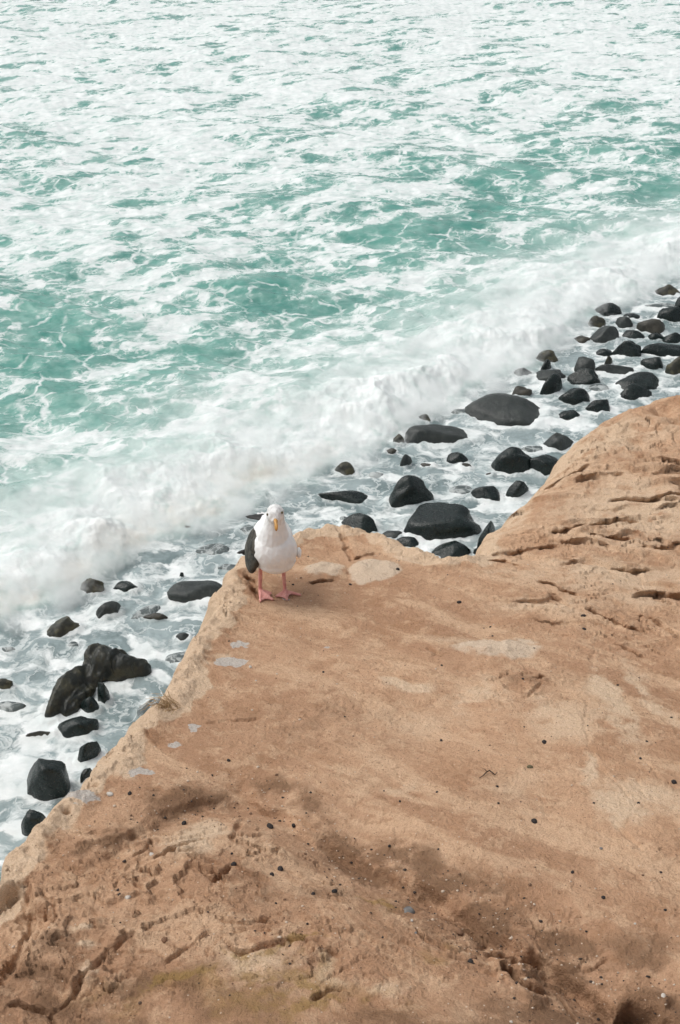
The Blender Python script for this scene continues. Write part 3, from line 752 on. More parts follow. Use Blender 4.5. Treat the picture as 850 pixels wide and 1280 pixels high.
# ---------------------------------------------------------------- the cliff
def cliff_base(x, y):
    return 7.6 - .25 * (y - 1.75) + .14 * .4 * np.log1p(np.exp((y - 4.6) / .4)) + .30 * np.exp(-((x - 2.4) / 1.1) ** 2 - ((y - 6.6) / 1.0) ** 2)
CLIFF_POLY = OUTLINE + [(6.5, 7.2), (11, 5), (11, -9), (-7, -9), (-3.2, -1.5), (-1.9, .8)]
def cliff(x, y):
    dist, _ = seg_dist(x, y, CLIFF_POLY, closed=True)
    d = np.where(inside(x, y, CLIFF_POLY), dist, -dist)
    dome = sstep(.45, .95, x) * sstep(4.6, 5.2, y)
    calm = 1 - np.exp(-(((x - GULL[0]) / .20) ** 2 + ((y - GULL[1]) / .16) ** 2))
    R = .075 + .32 * dome
    jag = fbm(x * 3.3, y * 3.3, 5, 4, .45)
    d = d + .35 * R + (jag * .085 + noise2(x * 14, y * 14, 8) * .007) * (1 - .55 * dome) * sstep(.6, .0, np.abs(d))
    # broad relief
    z = cliff_base(x, y)
    z += .045 * fbm(x * 1.1, y * 1.1, 11, 3) * calm
    rough = np.clip(blobs(x, y, ROUGH, 1.15), 0, 1); rim = sstep(.20, .02, d)
    rough = np.maximum(rough, rim * .45 * (1 - .5 * dome)) * (.35 + .65 * calm)
    # bedding: thin laminae that break off in steps, tilted down to the right
    u = (x * .55 + y * 1.0) * 1.0 + fbm(x * 1.3, y * 1.3, 23, 4) * .45
    right = sstep(.35, 1.1, x) * sstep(3.6, 4.4, y)
    lam = u * 5.0 + fbm(x * 2.2, y * 4.4, 29, 4) * .55; fr = lam - np.floor(lam)
    step = sstep(0, .10, fr) - fr
    lmask = sstep(-.05, .25, fbm(x * 1.9, y * 2.6, 37, 3)) * right
    z += (.030 * right * (.3 + .7 * lmask)) * step * calm
    under = .055 * lmask * np.exp(-((fr - .04) / .085) ** 2) * sstep(.0, .25, noise2(x * 2.6, y * 5, 39)) * calm * (1 - .3 * dome)
    z -= under
    # broken, chipped rock: plates that end in sharp little risers
    q = fbm(x * 1.3, y * 2.3, 41, 6, .54) * 6; qf = q - np.floor(q)
    z += rough * .024 * (sstep(.0, .08, qf) + np.floor(q) - q)
    z -= rough * .022 * np.exp(-((qf - .02) / .03) ** 2) * sstep(.0, .3, noise2(x * 6, y * 6, 44))
    q = fbm(x * 3.0 + 7, y * 5.6, 42, 5, .56) * 5; qf = q - np.floor(q)
    z += rough * .009 * (sstep(.0, .10, qf) + np.floor(q) - q)
    z -= rough * .010 * np.exp(-((qf - .02) / .04) ** 2) * sstep(.1, .4, noise2(x * 9, y * 9, 46))
    z += rough * .022 * fbm(x * 3.1, y * 3.1, 43, 4, .5)
    # grain of the whole surface, faint plates, worn spots
    z += (.010 * fbm(x * 4, y * 4, 53, 4, .5) + .0016 * fbm(x * 45, y * 45, 59, 3, .6)) * (.3 + .7 * calm)
    q = fbm(x * 2.3 + 3, y * 2.9, 54, 6, .60) * 6; qf = q - np.floor(q)
    z += .0042 * (sstep(.0, .07, qf) + np.floor(q) - q) * calm * sstep(-.2, .2, noise2(x * 1.7, y * 1.7, 57))
    # gully across the foreground: the landward side is worn lower, soil has gathered in it
    gl = CRACKS[0][2] + CRACKS[1][2][1:] + CRACKS[2][2][1:]
    side = np.interp(x, [p_[0] for p_ in gl], [p_[1] for p_ in gl]) + .05 * fbm(x * 5, y * 5, 63, 4) - y
    fade = sstep(-.85, -.55, x) * sstep(1.4, .9, x)
    z -= fade * (.028 + .03 * sstep(-.2, .2, x)) * sstep(-.01, .03, side) * np.exp(-np.clip(side, 0, None) / .40)
    for li, wid, dep in ((2, .17, .075), (0, .05, .012), (1, .12, .035)):
        dd, al = seg_dist(x, y, CRACKS[li][2], .6)
        z -= dep * np.exp(-(dd / wid) ** 2) * (.7 + .8 * al ** 2 if li == 2 else 1)
    # cracks: wandering grooves, lip on the upper side
    wx = x + .030 * fbm(x * 7, y * 7, 73, 5, .6); wy = y + .036 * fbm(x * 7, y * 7, 79, 5, .6)
    brk = .40 + .60 * sstep(-.22, .25, noise2(x * 11, y * 11, 83))
    for wid, dep, pts in CRACKS:
        dd, al = seg_dist(wx, wy, pts, .25)
        m = dd < .22
        if not m.any(): continue
        taper = np.sqrt(np.clip(1 - (2 * al[m] - 1) ** 4, .02, 1)); w = np.maximum(wid * .22 * taper * (.4 + brk[m]) + .0025, .0013 * (y[m] + 2) + .0060 * sstep(3.6, 4.8, y[m]))
        dm = dd[m]
        cut = dep * (.62 + .85 * sstep(3.0, 4.2, y[m])) * taper * brk[m] * np.exp(-(dm / w) ** 4); under[m] = np.maximum(under[m], cut)
        z[m] -= cut - .10 * dep * taper * np.exp(-((dm - 2.2 * w) / (1.5 * w)) ** 2)
    sh = inside(wx, wy, SHELF); sd, _ = seg_dist(wx, wy, SHELF, .4, closed=True); sd = np.where(sh, sd, 0)
    z -= sstep(.0, .025, sd) * (.045 + .035 * ridged(x * 5 + y * 2, y * 2.2, 91, 3)) * sh
    for bx, by, rx, ry, dep in PITS:
        qd = ((x - bx) / rx) ** 2 + ((y - by) / ry) ** 2 + 1.6 * fbm(x * 9, y * 9, 89, 3)
        z -= dep * np.exp(-np.clip(qd, 0, 50))
    # raised pale crust lumps
    pb = np.clip(blobs(x, y, PALE[:3], 1.0), 0, 1); z += .045 * pb * (.7 + .6 * fbm(x * 8, y * 8, 97, 3))
    left = 1 - dome
    z += left * sstep(.17, .09, d) * sstep(.0, .05, d) * (.034 * ridged(x * 5, y * 5, 101, 4, .42) - .004)
    # rounding over and down the face
    t = 1 - np.clip(d / R, 0, 1); z -= R * (1 - np.sqrt(np.clip(1 - t * t, 0, 1)))
    out = np.clip(-d, 0, None)
    z -= out * (3.6 + 1.2 * fbm(x * 1.1, y * 1.1, 103, 3)) + sstep(0, .3, out) * .22 * ridged(x * 2.5, y * 2.5, 107, 4)
    crust = sstep(.165, .085, d + .11 * fbm(x * 5, y * 5, 109, 4)) * left + .35 * dome * sstep(.4, .1, d)
    return z, d, crust, under
def fan(apex, angs, rads):
    A, R = np.meshgrid(angs, rads)
    return (apex[0] + R * np.sin(A)).ravel(), (apex[1] + R * np.cos(A)).ravel()
def spread(fine, lo, hi, n):
    a = fine[0] - np.geomspace(abs(fine[1] - fine[0]) * 2, fine[0] - lo, n)[::-1]
    b = fine[-1] + np.geomspace(abs(fine[-1] - fine[-2]) * 2, hi - fine[-1], n)
    return np.concatenate([a, fine, b])
angs = spread(np.linspace(rad(-15.6), rad(16.2), 830), rad(-105), rad(105), 40)
rads = spread(np.geomspace(3.62, 9.0, 700), .15, 17, 26)
cx, cy = fan((0, -2.0), angs, rads)
cz, cd, crust, under = cliff(cx, cy)
jx = cx + .16 * fbm(cx * 3, cy * 3, 113, 5, .6); jy = cy + .20 * fbm(cx * 3, cy * 3, 127, 5, .6)
pale = np.maximum(blobs(jx, jy, PALE[3:], 1.15), crust * (.85 + .55 * sstep(-.25, .3, fbm(cx * 4, cy * 4, 151, 4))))
cream = np.clip(blobs(cx + .06 * fbm(cx * 6, cy * 6, 139, 4), cy + .08 * fbm(cx * 6, cy * 6, 149, 4), PALE[:3], 1.0), 0, 1)
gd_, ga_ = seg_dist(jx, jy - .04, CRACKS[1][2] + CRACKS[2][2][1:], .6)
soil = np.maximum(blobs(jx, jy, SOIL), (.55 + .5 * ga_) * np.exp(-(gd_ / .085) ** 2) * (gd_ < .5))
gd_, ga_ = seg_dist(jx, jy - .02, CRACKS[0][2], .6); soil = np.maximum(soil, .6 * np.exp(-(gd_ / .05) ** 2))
V = np.stack([cx, cy + (.25 + .80 * sstep(3.3, 4.3, cy)) * under, cz], 1)        # cracks run in under their seaward lip
Fq = grid_faces(len(rads), len(angs))
Fq = Fq[cz[Fq].max(1) > -1.2][:, ::-1]
used = np.unique(Fq); remap = np.full(len(V), -1); remap[used] = np.arange(len(used))
cliff_o = mesh_obj('cliff', V[used], remap[Fq], 'sandstone', attrs={
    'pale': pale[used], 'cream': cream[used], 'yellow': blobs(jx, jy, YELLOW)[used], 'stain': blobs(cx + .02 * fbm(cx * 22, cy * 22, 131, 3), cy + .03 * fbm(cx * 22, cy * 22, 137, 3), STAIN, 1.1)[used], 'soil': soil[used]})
tag(cliff_o, kind='structure')
def ground(x, y):
    return float(cliff(np.array([float(x)]), np.array([float(y)]))[0][0])

# ---------------------------------------------------------------- the sea
def sea_height(x, y):
    dist, _ = seg_dist(x, y, FRONT)
    land = inside(x, y, FRONT + [(60, -20), (-60, -20)])
    s = np.where(land, -dist, dist) + .75 * fbm(x * .55, y * .55, 201, 5, .55)
    far = sstep(200, 60, np.hypot(x, y))
    bore = sstep(-.45, 1.0, s) * np.exp(-np.clip(s - .9, 0, None) / 1.4)
    surf = sstep(-.20, .15, s) * np.clip(np.exp(-np.clip(s - 1.0, 0, None) / 1.1), 0, 1)
    lump = .55 + .75 * sstep(-.4, .5, fbm(x * .5, y * .5, 203, 2))
    z = .27 * bore * lump
    bil = lambda k, sd: 1 - np.abs(noise2(x * k, y * k, sd)) * 1.6
    puff = bil(.9, 207) * .10 + fbm(x * 2.0, y * 2.0, 211, 4, .5) * .10 + bil(4.6, 213) * .018 + bil(10, 217) * .008
    z += sstep(-.3, .9, s) * np.clip(surf * 1.1, 0, 1) * puff * (.35 + .65 * lump)
    open_ = sstep(.3, 2.5, s)
    c, sn = math.cos(rad(-22)), math.sin(rad(-22)); a = x * c + y * sn; b = -x * sn + y * c
    z += far * open_ * (.24 * noise2(a * .14, b * .34, 221) + .13 * ridged(a * .36, b * .8, 223, 3) + .035 * fbm(a * 1.5, b * 2.4, 227, 3) + .010 * noise2(a * 6, b * 8, 229))
    shore = sstep(.15, -.35, s)
    z += shore * (.035 * fbm(x * 1.4, y * 1.4, 231, 3) + .014 * ridged(x * 4, y * 4, 233, 3) - .02)
    return z, s, surf, shore
angs = spread(np.linspace(rad(-17.5), rad(17.5), 720), rad(-86), rad(86), 40)
pit = np.linspace(rad(49.5), rad(6.6), 760)
r_in = 10 / np.tan(pit)
rads = np.concatenate([[5.5, 6.5, 7.5], r_in, np.geomspace(r_in[-1] * 1.03, 5000, 45)])
sx, sy = fan((0, 0), angs, rads)
sz, ss_, surf, shore = sea_height(sx, sy)
ring = np.zeros(sx.shape)
near = np.nonzero((ss_ < 1.2) & (sy > 0) & (sy < 40))[0]
for bx, by, W, D, H, kind, yaw, lab in BOULDERS:
    m = near[(np.abs(sx[near] - bx) < 1.6) & (np.abs(sy[near] - by) < 1.6)]
    yw = rad(yaw); ux = (sx[m] - bx) * math.cos(yw) + (sy[m] - by) * math.sin(yw); uy = -(sx[m] - bx) * math.sin(yw) + (sy[m] - by) * math.cos(yw)
    q = np.sqrt((ux / (W * .5)) ** 2 + (uy / (D * .5)) ** 2)
    ring[m] = np.maximum(ring[m], sstep(1.55, .95, q) * (.85 if kind != 'sub' else .3))
for bx, by, br in CRAG:
    q = np.hypot(sx - bx, sy - by) / br; ring = np.maximum(ring, sstep(1.7, 1.0, q) * .7)
sz += ring * (.035 + .085 * fbm(sx * 3.2, sy * 3.2, 237, 3)) * shore
far = sstep(26, 52, sy)
cov = .545 + .10 * far + .10 * sstep(3.0, .5, ss_)
cov = cov - .25 * blobs(sx, sy, TEAL, 1.0) + .34 * blobs(sx, sy, WHITE, 1.0) + .10 * fbm(sx * .22, sy * .35, 241, 3)
sand = sstep(.9, -.1, ss_) * surf * .8 * sstep(.5, -1.5, sx) 
sea_o = mesh_obj('sea', np.stack([sx, sy, sz], 1), grid_faces(len(rads), len(angs))[:, ::-1], 'sea_water_and_foam',
                 attrs={'cov': np.clip(cov, 0, 1.2), 'surf': surf, 'shore': shore, 'far': far, 'ring': ring, 'sand': sand, 'swirl': sstep(13.5, 11.5, sy) * sstep(0, -2.5, sx), 'churn': sstep(5.5, .8, ss_) * .9})
tag(sea_o, kind='structure')

# spray hanging along the breaking wave: a low bank of white mist with ragged, billowing density
n = NT('spray_mist'); n.t.nodes.remove(n.bsdf)
pv_ = n.t.nodes.new('ShaderNodeVolumePrincipled'); pv_.inputs['Color'].default_value = (.97, .985, .98, 1); pv_.inputs['Anisotropy'].default_value = .0
sx_ = n.t.nodes.new('ShaderNodeSeparateXYZ'); n.t.links.new(n.co, sx_.inputs[0])
wv = n.warp(n.co, 1.6, .5, 2)
bank = n.ss(.43, .65, n.noise(1.9, 6, .66, wv))
fall = n.ss(.02, .56, sx_.outputs[2], 1, 0)
dens = n.math('MULTIPLY', n.math('MULTIPLY', bank, n.math('POWER', fall, 1.2)), 6.5)
n.val(pv_.inputs['Density'], dens); n.t.links.new(pv_.outputs[0], n.out.inputs['Volume'])
FR = np.array([p for p in FRONT if -12 < p[0] < 22]); tg = np.gradient(FR, axis=0); tg /= np.hypot(*tg.T)[:, None]; nr_ = np.stack([-tg[:, 1], tg[:, 0]], 1)
prof = [(-.60, -.05), (2.6, -.05), (2.0, .55), (1.1, .82), (.2, .55)]
MV = np.concatenate([np.column_stack([FR + nr_ * o_, np.full(len(FR), z_)]) for o_, z_ in prof]); nf = len(FR); k5 = len(prof)
MF = np.array([(i + nf * j, i + 1 + nf * j, i + 1 + nf * ((j + 1) % k5), i + nf * ((j + 1) % k5)) for j in range(k5) for i in range(nf - 1)])
mist = mesh_obj('sea_spray', MV, MF, 'spray_mist', smooth=False)
bmm = bmesh.new(); bmm.from_mesh(mist.data); bmesh.ops.holes_fill(bmm, edges=[e for e in bmm.edges if e.is_boundary], sides=0); bmesh.ops.recalc_face_normals(bmm, faces=bmm.faces); bmm.to_mesh(mist.data); bmm.free()
tag(mist, 'white spray hanging along the breaking wave', 'spray', kind='stuff')

# ---------------------------------------------------------------- boulders in the wash
ICO = {}
def ico(level):
    if level not in ICO:
        bm = bmesh.new(); bmesh.ops.create_icosphere(bm, subdivisions=level, radius=1)
        ICO[level] = (np.array([v.co[:] for v in bm.verts]), np.array([[v.index for v in f.verts] for f in bm.faces])); bm.free()
    return ICO[level]
def rock_verts(seed, level, cuts=4, amp=.10, power=2.3, jag=.0):
    rng = np.random.default_rng(seed); v, f = ico(level); v = v.copy()
    v = v / (np.sum(np.abs(v) ** power, 1) ** (1 / power))[:, None]
    o = rng.uniform(-50, 50, 3)
    nz = noise2(v[:, 0] * 1.1 + o[0], v[:, 1] * 1.1 + v[:, 2] * .9 + o[1], seed) + .5 * noise2(v[:, 1] * 2.1 + o[2], v[:, 2] * 2.1 - v[:, 0] + o[0], seed + 3)
    v *= (1 + amp * nz)[:, None]
    for _ in range(cuts):
        nrm = rng.normal(size=3); nrm[2] = abs(nrm[2]) * .8; nrm /= np.linalg.norm(nrm); off = rng.uniform(.70, .94)
        dd = v @ nrm - off; v -= np.where(dd > 0, dd * .82, 0)[:, None] * nrm
    if jag:
        v *= (1 + jag * ridged(v[:, 0] * 2.3 + o[0], v[:, 1] * 2.3 + v[:, 2] * 2 + o[1], seed + 7, 4))[:, None]
    v *= (1 + .012 * noise2(v[:, 0] * 7 + o[0], v[:, 1] * 7 + v[:, 2] * 5, seed + 9))[:, None]
    return v, f
KMAT = {'dark': 'wet_black_stone', 'grey': 'wet_grey_stone', 'mossy': 'olive_stone', 'brown': 'brown_stone', 'sub': 'awash_stone'}
GEN = {'dark': 'small dark wet boulder', 'grey': 'small smooth grey boulder', 'mossy': 'small lumpy olive and black rock', 'brown': 'small flat brown stone', 'sub': 'grey stone just awash with foam'}
def where(x, y):
    if x < -.7: return ('near the big craggy rock', 'wash near the craggy rock') if y < 13.2 else ('between the breaking wave and the craggy rock', 'wash under the gull ledge')
    if y < 18.3: return 'in the cove wash under the dome', 'cove'
    if y < 21.3: return 'near the wide whale-back boulder', 'wash near the whale-back boulder'
    return 'in the crowded boulders up the shore beyond the dome', 'crowd beyond the dome'
for i, (bx, by, W, D, H, kind, yaw, lab) in enumerate(BOULDERS):
    px_size = W / math.hypot(bx, by)
    if by > 20.5: W, D, H = W * 1.1, D * 1.1, H * 1.1
    jag = {'mossy': .11, 'brown': .06}.get(kind, .025)
    v, f = rock_verts(300 + i * 13, 4 if px_size > .022 else 3, cuts=4 + i % 4, amp=.16 if jag < .05 else .20, power=2.2 if kind == 'dark' else 2.1, jag=jag)
    top = v[:, 2].max(); v = v / np.array([np.abs(v[:, 0]).max(), np.abs(v[:, 1]).max(), top])
    sink = .30
    if kind == 'sub': H = min(H, .05)
    v = v * np.array([W * .56, D * .58, H * (1 + sink)]); v[:, 2] -= H * sink
    if kind == 'sub': v[:, 2] += -.01
    yw = rad(yaw)
    if abs(yaw) > 25:                                   # long stones turned on the shore: keep their apparent width
        v[:, 0] *= 1.15; v[:, 1] *= .8
    o = mesh_obj('boulder', v, f, KMAT[kind]); o.location = (bx, by, 0.0); rr = random.Random(i * 5 + 1); o.rotation_euler = (rr.uniform(-.06, .10) if kind != 'sub' else 0, rr.choice((-1, 1)) * rr.uniform(.04, .20) if kind != 'sub' else 0, yw)
    if lab: tag(o, lab, 'boulder')
    else: tag(o, GEN[kind] + ' ' + where(bx, by)[0], 'boulder', GEN[kind].replace('boulder', 'boulders').replace('stone', 'stones').replace('rock', 'rocks') + ', ' + where(bx, by)[1])

def remeshed(bm, voxel, smooth_it=6, factor=.5):
    """union of overlapping closed shells -> one continuous skin (verts, faces)"""
    me = bpy.data.meshes.new('tmp'); bm.to_mesh(me); bm.free(); o = link(bpy.data.objects.new('tmp', me))
    m = o.modifiers.new('r', 'REMESH'); m.mode = 'VOXEL'; m.voxel_size = voxel
    s = o.modifiers.new('s', 'SMOOTH'); s.iterations = smooth_it; s.factor = factor
    dg = bpy.context.evaluated_depsgraph_get(); e = o.evaluated_get(dg); em = e.to_mesh()
    V = np.empty(len(em.vertices) * 3, np.float32); em.vertices.foreach_get('co', V); V = V.reshape(-1, 3)
    Fq = np.array([p.vertices[:] for p in em.polygons if len(p.vertices) == 4], np.int32)
    e.to_mesh_clear(); bpy.data.objects.remove(o); bpy.data.meshes.remove(me)
    return V, Fq
def ell(bm, c, r, rot=None, sub=3):
    M = Matrix.Translation(c) @ (rot.to_4x4() if rot else Matrix()) @ Matrix.Diagonal((*r, 1))
    bmesh.ops.create_icosphere(bm, subdivisions=sub, radius=1, matrix=M)
def limb(bm, pts, radii, seg=10):
    """tapered round tube through points, closed at both ends"""
    rings = []; P = [Vector(p) for p in pts]; up = Vector((.13, .97, .2))
    for i, p in enumerate(P):
        t = (P[min(i + 1, len(P) - 1)] - P[max(i - 1, 0)]).normalized(); a = t.cross(up).normalized(); b = t.cross(a)
        rr = radii[i] if isinstance(radii[i], tuple) else (radii[i], radii[i])
        rings.append([bm.verts.new(p + a * math.cos(k * 2 * math.pi / seg) * rr[0] + b * math.sin(k * 2 * math.pi / seg) * rr[1]) for k in range(seg)])
    for r0, r1 in zip(rings, rings[1:]):
        for k in range(seg): bm.faces.new((r0[k], r0[(k + 1) % seg], r1[(k + 1) % seg], r1[k]))
    bm.faces.new(rings[0][::-1]); bm.faces.new(rings[-1])

bm = bmesh.new(); C0, C1 = Vector((CRAG[1][0], CRAG[1][1], 0)), Vector((CRAG[4][0], CRAG[4][1], 0))
Rz = lambda d: Matrix.Rotation(rad(d), 3, 'Z'); Ry = lambda d: Matrix.Rotation(rad(d), 3, 'Y')
ell(bm, C0 + Vector((-.10, .05, .02)), (.22, .26, .40), Ry(-12)); ell(bm, C0 + Vector((.06, .02, .0)), (.34, .22, .34), Ry(10))
ell(bm, C0 + Vector((.28, .04, .0)), (.22, .16, .20), Ry(14)); ell(bm, C0 + Vector((-.22, -.14, .0)), (.20, .26, .26), Rz(-30))
ell(bm, C1 + Vector((.02, .06, .0)), (.16, .48, .30), Rz(-26)); ell(bm, C1 + Vector((.17, -.04, -.02)), (.13, .38, .22), Rz(-30)); ell(bm, C1 + Vector((-.12, -.22, .0)), (.10, .22, .16), Rz(-15))
cv, cf = remeshed(bm, .020, 2)
pv = cv.astype(float); ctr = np.array([(C0.x + C1.x) / 2, (C0.y + C1.y) / 2, 0])
a_ = pv[:, 0] * .9 - pv[:, 1] * .45
fold = ridged(a_ * 3.4 + pv[:, 2] * 1.2, pv[:, 1] * .7 + pv[:, 2] * .8, 401, 3); chip = ridged(pv[:, 0] * 6 + pv[:, 2] * 4, pv[:, 1] * 6 - pv[:, 2] * 5, 405, 3)
axis = np.stack([ctr[0] + (pv[:, 1] - ctr[1]) * .60, pv[:, 1], np.full(len(pv), -.1)], 1); nrm = pv - axis; nrm /= np.linalg.norm(nrm, axis=1)[:, None]
pv += nrm * (.10 * (fold - .45) + .032 * (chip - .4))[:, None]
o = mesh_obj('crag', pv - ctr, cf, 'craggy_stone'); o.location = ctr
tag(o, 'big craggy dark rock with folded ridges, bent like an elbow in the wash', 'rock')

# ---------------------------------------------------------------- stones, twig, grass and feather on the ledge
simple('dark_pebble', (.030, .024, .022), .75, .3, .4, 60, .004); simple('grey_pebble', (.20, .19, .18), .8, .3, .4, 60, .004)
simple('white_pebble', (.55, .50, .44), .85, .3, .25, 60, .004); simple('brown_pebble', (.20, .11, .065), .85, .3, .3, 60, .004)
simple('olive_pebble', (.12, .10, .055), .85, .3, .4, 60, .004); simple('green_glass', (.03, .26, .22), .12, .6, .1, 60)
SMAT = {'d': ('dark_pebble', 'small dark pebble lying on the bare sandstone', 'dark pebbles on the sandstone'), 'g': ('grey_pebble', 'blue grey pebble lying on the sandstone', 'grey pebbles on the sandstone'),
        'w': ('white_pebble', 'flat whitish stone chip on the sandstone near the cliff edge', 'white chips near the cliff edge'), 'l': ('white_pebble', 'small pale pebble lying on the sandstone', 'pale pebbles on the sandstone'),
        'b': ('brown_pebble', 'brown clod of sandstone lying on the ledge', 'brown clods on the ledge'), 'o': ('olive_pebble', 'olive pebble near the twig on the sandstone', None), 'c': ('green_glass', 'chip of teal sea glass beside the deep crack', None)}
GLINE = CRACKS[0][2] + CRACKS[1][2][1:] + CRACKS[2][2][1:]
for i, (px, py, s, tn) in enumerate(STONES):
    if tn == 't': TWIG = (px, py); continue
    v, f = rock_verts(900 + i * 7, 2, 4, .16, 2.3); rng = random.Random(i)
    flat = .42 if tn in 'wc' else .62
    s *= .88; v = v * np.array([s * .52, s * rng.uniform(.36, .5), s * .5 * flat])
    o = mesh_obj('pebble' if tn != 'c' else 'sea_glass', v, f, SMAT[tn][0]); o.location = (px, py, ground(px, py) + s * .12); o.rotation_euler = (rng.uniform(-.2, .2), rng.uniform(-.2, .2), rng.uniform(0, 6))
    lab, grp = SMAT[tn][1], SMAT[tn][2]
    if tn == 'd':
        gap = float(np.interp(px, [p_[0] for p_ in GLINE], [p_[1] for p_ in GLINE])) - py
        pl_ = 'in the soil of the gully' if abs(gap) < .09 else 'on the broken rock landward of the gully' if gap > 0 else 'on the smooth slope around the twig' if py < 3.3 else 'on the sandstone between the gull and the dome'
        lab, grp = 'small dark pebble ' + pl_, 'dark pebbles ' + pl_
    tag(o, lab, 'pebble' if tn != 'c' else 'sea glass', grp)
v0, f0 = ico(1); rng = np.random.default_rng(7); GV = []; GF = []; cnt = 0
pts = [(rng.uniform(-.9, 1.6), rng.uniform(1.6, 5.2)) for _ in range(500)]
for li, m in ((2, 260), (1, 110), (0, 90), (3, 40), (4, 40), (5, 50), (11, 40)):
    P = CRACKS[li][2]
    for _ in range(m):
        k = rng.integers(len(P) - 1); t = rng.random(); pts.append((P[k][0] * (1 - t) + P[k + 1][0] * t + rng.normal(0, .06), P[k][1] * (1 - t) + P[k + 1][1] * t + rng.normal(0, .08)))
pts = np.array(pts); gz, gd, _, _ = cliff(pts[:, 0].copy(), pts[:, 1].copy())
for (px, py), z, d in zip(pts, gz, gd):
    if d < .15: continue
    s = min(.0055, .0016 + rng.exponential(.0011)); vv = v0 * (1 + .25 * rng.normal(size=(len(v0), 1))) * np.array([s, s * .8, s * .6])
    GV.append(vv + np.array([px, py, z + s * .3])); GF.append(f0 + cnt); cnt += len(v0)
gcol = np.repeat(rng.random(len(GV)), len(v0))
n = NT('grit'); a = n.attr('tone'); n.set(color=n.mix(n.ss(.60, .64, a), n.mix(n.ss(.35, .37, a), (.045, .032, .026), (.17, .095, .055)), (.55, .44, .34)), rough=.85)
tag(mesh_obj('gravel', np.concatenate(GV), np.concatenate(GF), 'grit', attrs={'tone': gcol}), 'scattered grit and tiny pebbles over the sandstone ledge', 'gravel', kind='stuff')

simple('twig_bark', (.07, .045, .032), .8, .2, .3, 80, .003); simple('dry_straw', (.46, .31, .16), .8, .2, .35, 60)
bm = bmesh.new(); tx, ty = TWIG
pp = [(-.032, -.010), (-.018, -.004), (-.006, .010), (.004, .013), (.012, .004), (.020, .002), (.028, .008)]
limb(bm, [(a, b * 1.5, .006 + .003 * math.sin(k * 2.1)) for k, (a, b) in enumerate(pp)], [.0012, .0018, .0021, .0023, .0021, .0017, .001], 7)
limb(bm, [(-.006, .015, .007), (-.012, .020, .012), (-.020, .018, .014)], [.0014, .0011, .0006], 6)
me = bpy.data.meshes.new('twig'); bm.to_mesh(me); bm.free(); me.materials.append(MATS['twig_bark'])
o = link(bpy.data.objects.new('twig', me)); o.location = (tx, ty, ground(tx, ty)); tag(o, 'short bent dark twig lying on the bare sandstone', 'twig')
bm = bmesh.new(); rng = random.Random(4)
for k in range(46):
    a = rng.uniform(0, 6.28); r0 = rng.uniform(0, .03); x0, y0 = r0 * math.cos(a) * 1.6, r0 * math.sin(a); L = rng.uniform(.04, .10); a2 = rng.gauss(3.6, .7); lift = rng.uniform(.004, .035)
    limb(bm, [(x0, y0, -.008), (x0 + L * .5 * math.cos(a2), y0 + L * .5 * math.sin(a2), lift), (x0 + L * math.cos(a2), y0 + L * math.sin(a2), lift * rng.uniform(-.3, 1.1))], [.0013, .0011, .0005], 4)
me = bpy.data.meshes.new('grass_tuft'); bm.to_mesh(me); bm.free(); me.materials.append(MATS['dry_straw'])
o = link(bpy.data.objects.new('grass_tuft', me)); o.location = (GRASS[0], GRASS[1], ground(*GRASS) + .004); tag(o, 'flattened tuft of dry straw grass on the cliff rim', 'grass tuft')

# ---------------------------------------------------------------- the gull, facing the land, on the rim of the ledge
n = NT('gull_body'); pk = n.attr('pink')
fw = n.noise(55, 4, .6, n.vscale(n.co, (1, .5, .35)))
sep = n.t.nodes.new('ShaderNodeSeparateXYZ'); n.t.links.new(n.co, sep.inputs[0])
fv = n.voro(70, n.vscale(n.warp(n.co, 30, .012, 2), (1, 1, .6)))
wc = n.mix(n.ss(.3, .7, n.noise(14, 3, .5)), (.86, .86, .85), (.78, .78, .77))
wc = n.mix(n.math('MULTIPLY', n.ss(.40, .445, sep.outputs[2]), n.ss(.42, .60, n.noise(80, 4, .6, n.vscale(n.co, (1, 1, .4))), 0, .55)), wc, (.50, .49, .47))
pc = n.mix(n.ss(.35, .65, n.noise(60, 4, .6)), (.62, .27, .235), (.70, .36, .31))
n.set(color=n.mix(pk, wc, pc), rough=.75, spec=.2, normal=n.bump(fv, .45, .005, n.bump(fw, .35, .006)))
n = NT('slate_feather'); st = n.noise(34, 4, .6, n.vscale(n.co, (3, .45, 1.6)))
n.set(color=n.mix(n.ss(.40, .62, st), (.020, .018, .014), (.070, .062, .048)), rough=.62, spec=.3, normal=n.bump(st, .6, .008))
simple('black_feather', (.014, .013, .012), .5, .35, .3, 60); simple('white_feather', (.74, .74, .73), .8, .2, .08, 30)
simple('beak_yellow', (.58, .30, .080), .38, .5, .15, 50); simple('beak_red', (.55, .08, .03), .4, .5)
simple('eye_iris', (.10, .075, .03), .15, .6); simple('eye_pupil', (.006, .006, .006), .08, .7)
GX0, GY0 = GULL[0], GULL[1]; GZ0 = ground(GX0, GY0)
gull = link(bpy.data.objects.new('seagull', None)); gull.location = (GX0, GY0, GZ0); gull.empty_display_size = .1
tag(gull, 'white and slate-backed seagull with pink webbed feet standing on the cliff rim', 'seagull')
def gz(x, y): return ground(GX0 + x, GY0 + y) - GZ0
def rx(deg): return Matrix.Rotation(rad(deg), 3, 'X')
def rz(deg): return Matrix.Rotation(rad(deg), 3, 'Z')
def ry(deg): return Matrix.Rotation(rad(deg), 3, 'Y')
bm = bmesh.new()
ell(bm, (-.012, .075, .262), (.088, .165, .086), rz(9) @ rx(-14))
ell(bm, (.004, -.038, .276), (.095, .080, .096)); ell(bm, (.004, -.020, .300), (.074, .070, .070)); ell(bm, (.006, -.028, .220), (.084, .076, .056))
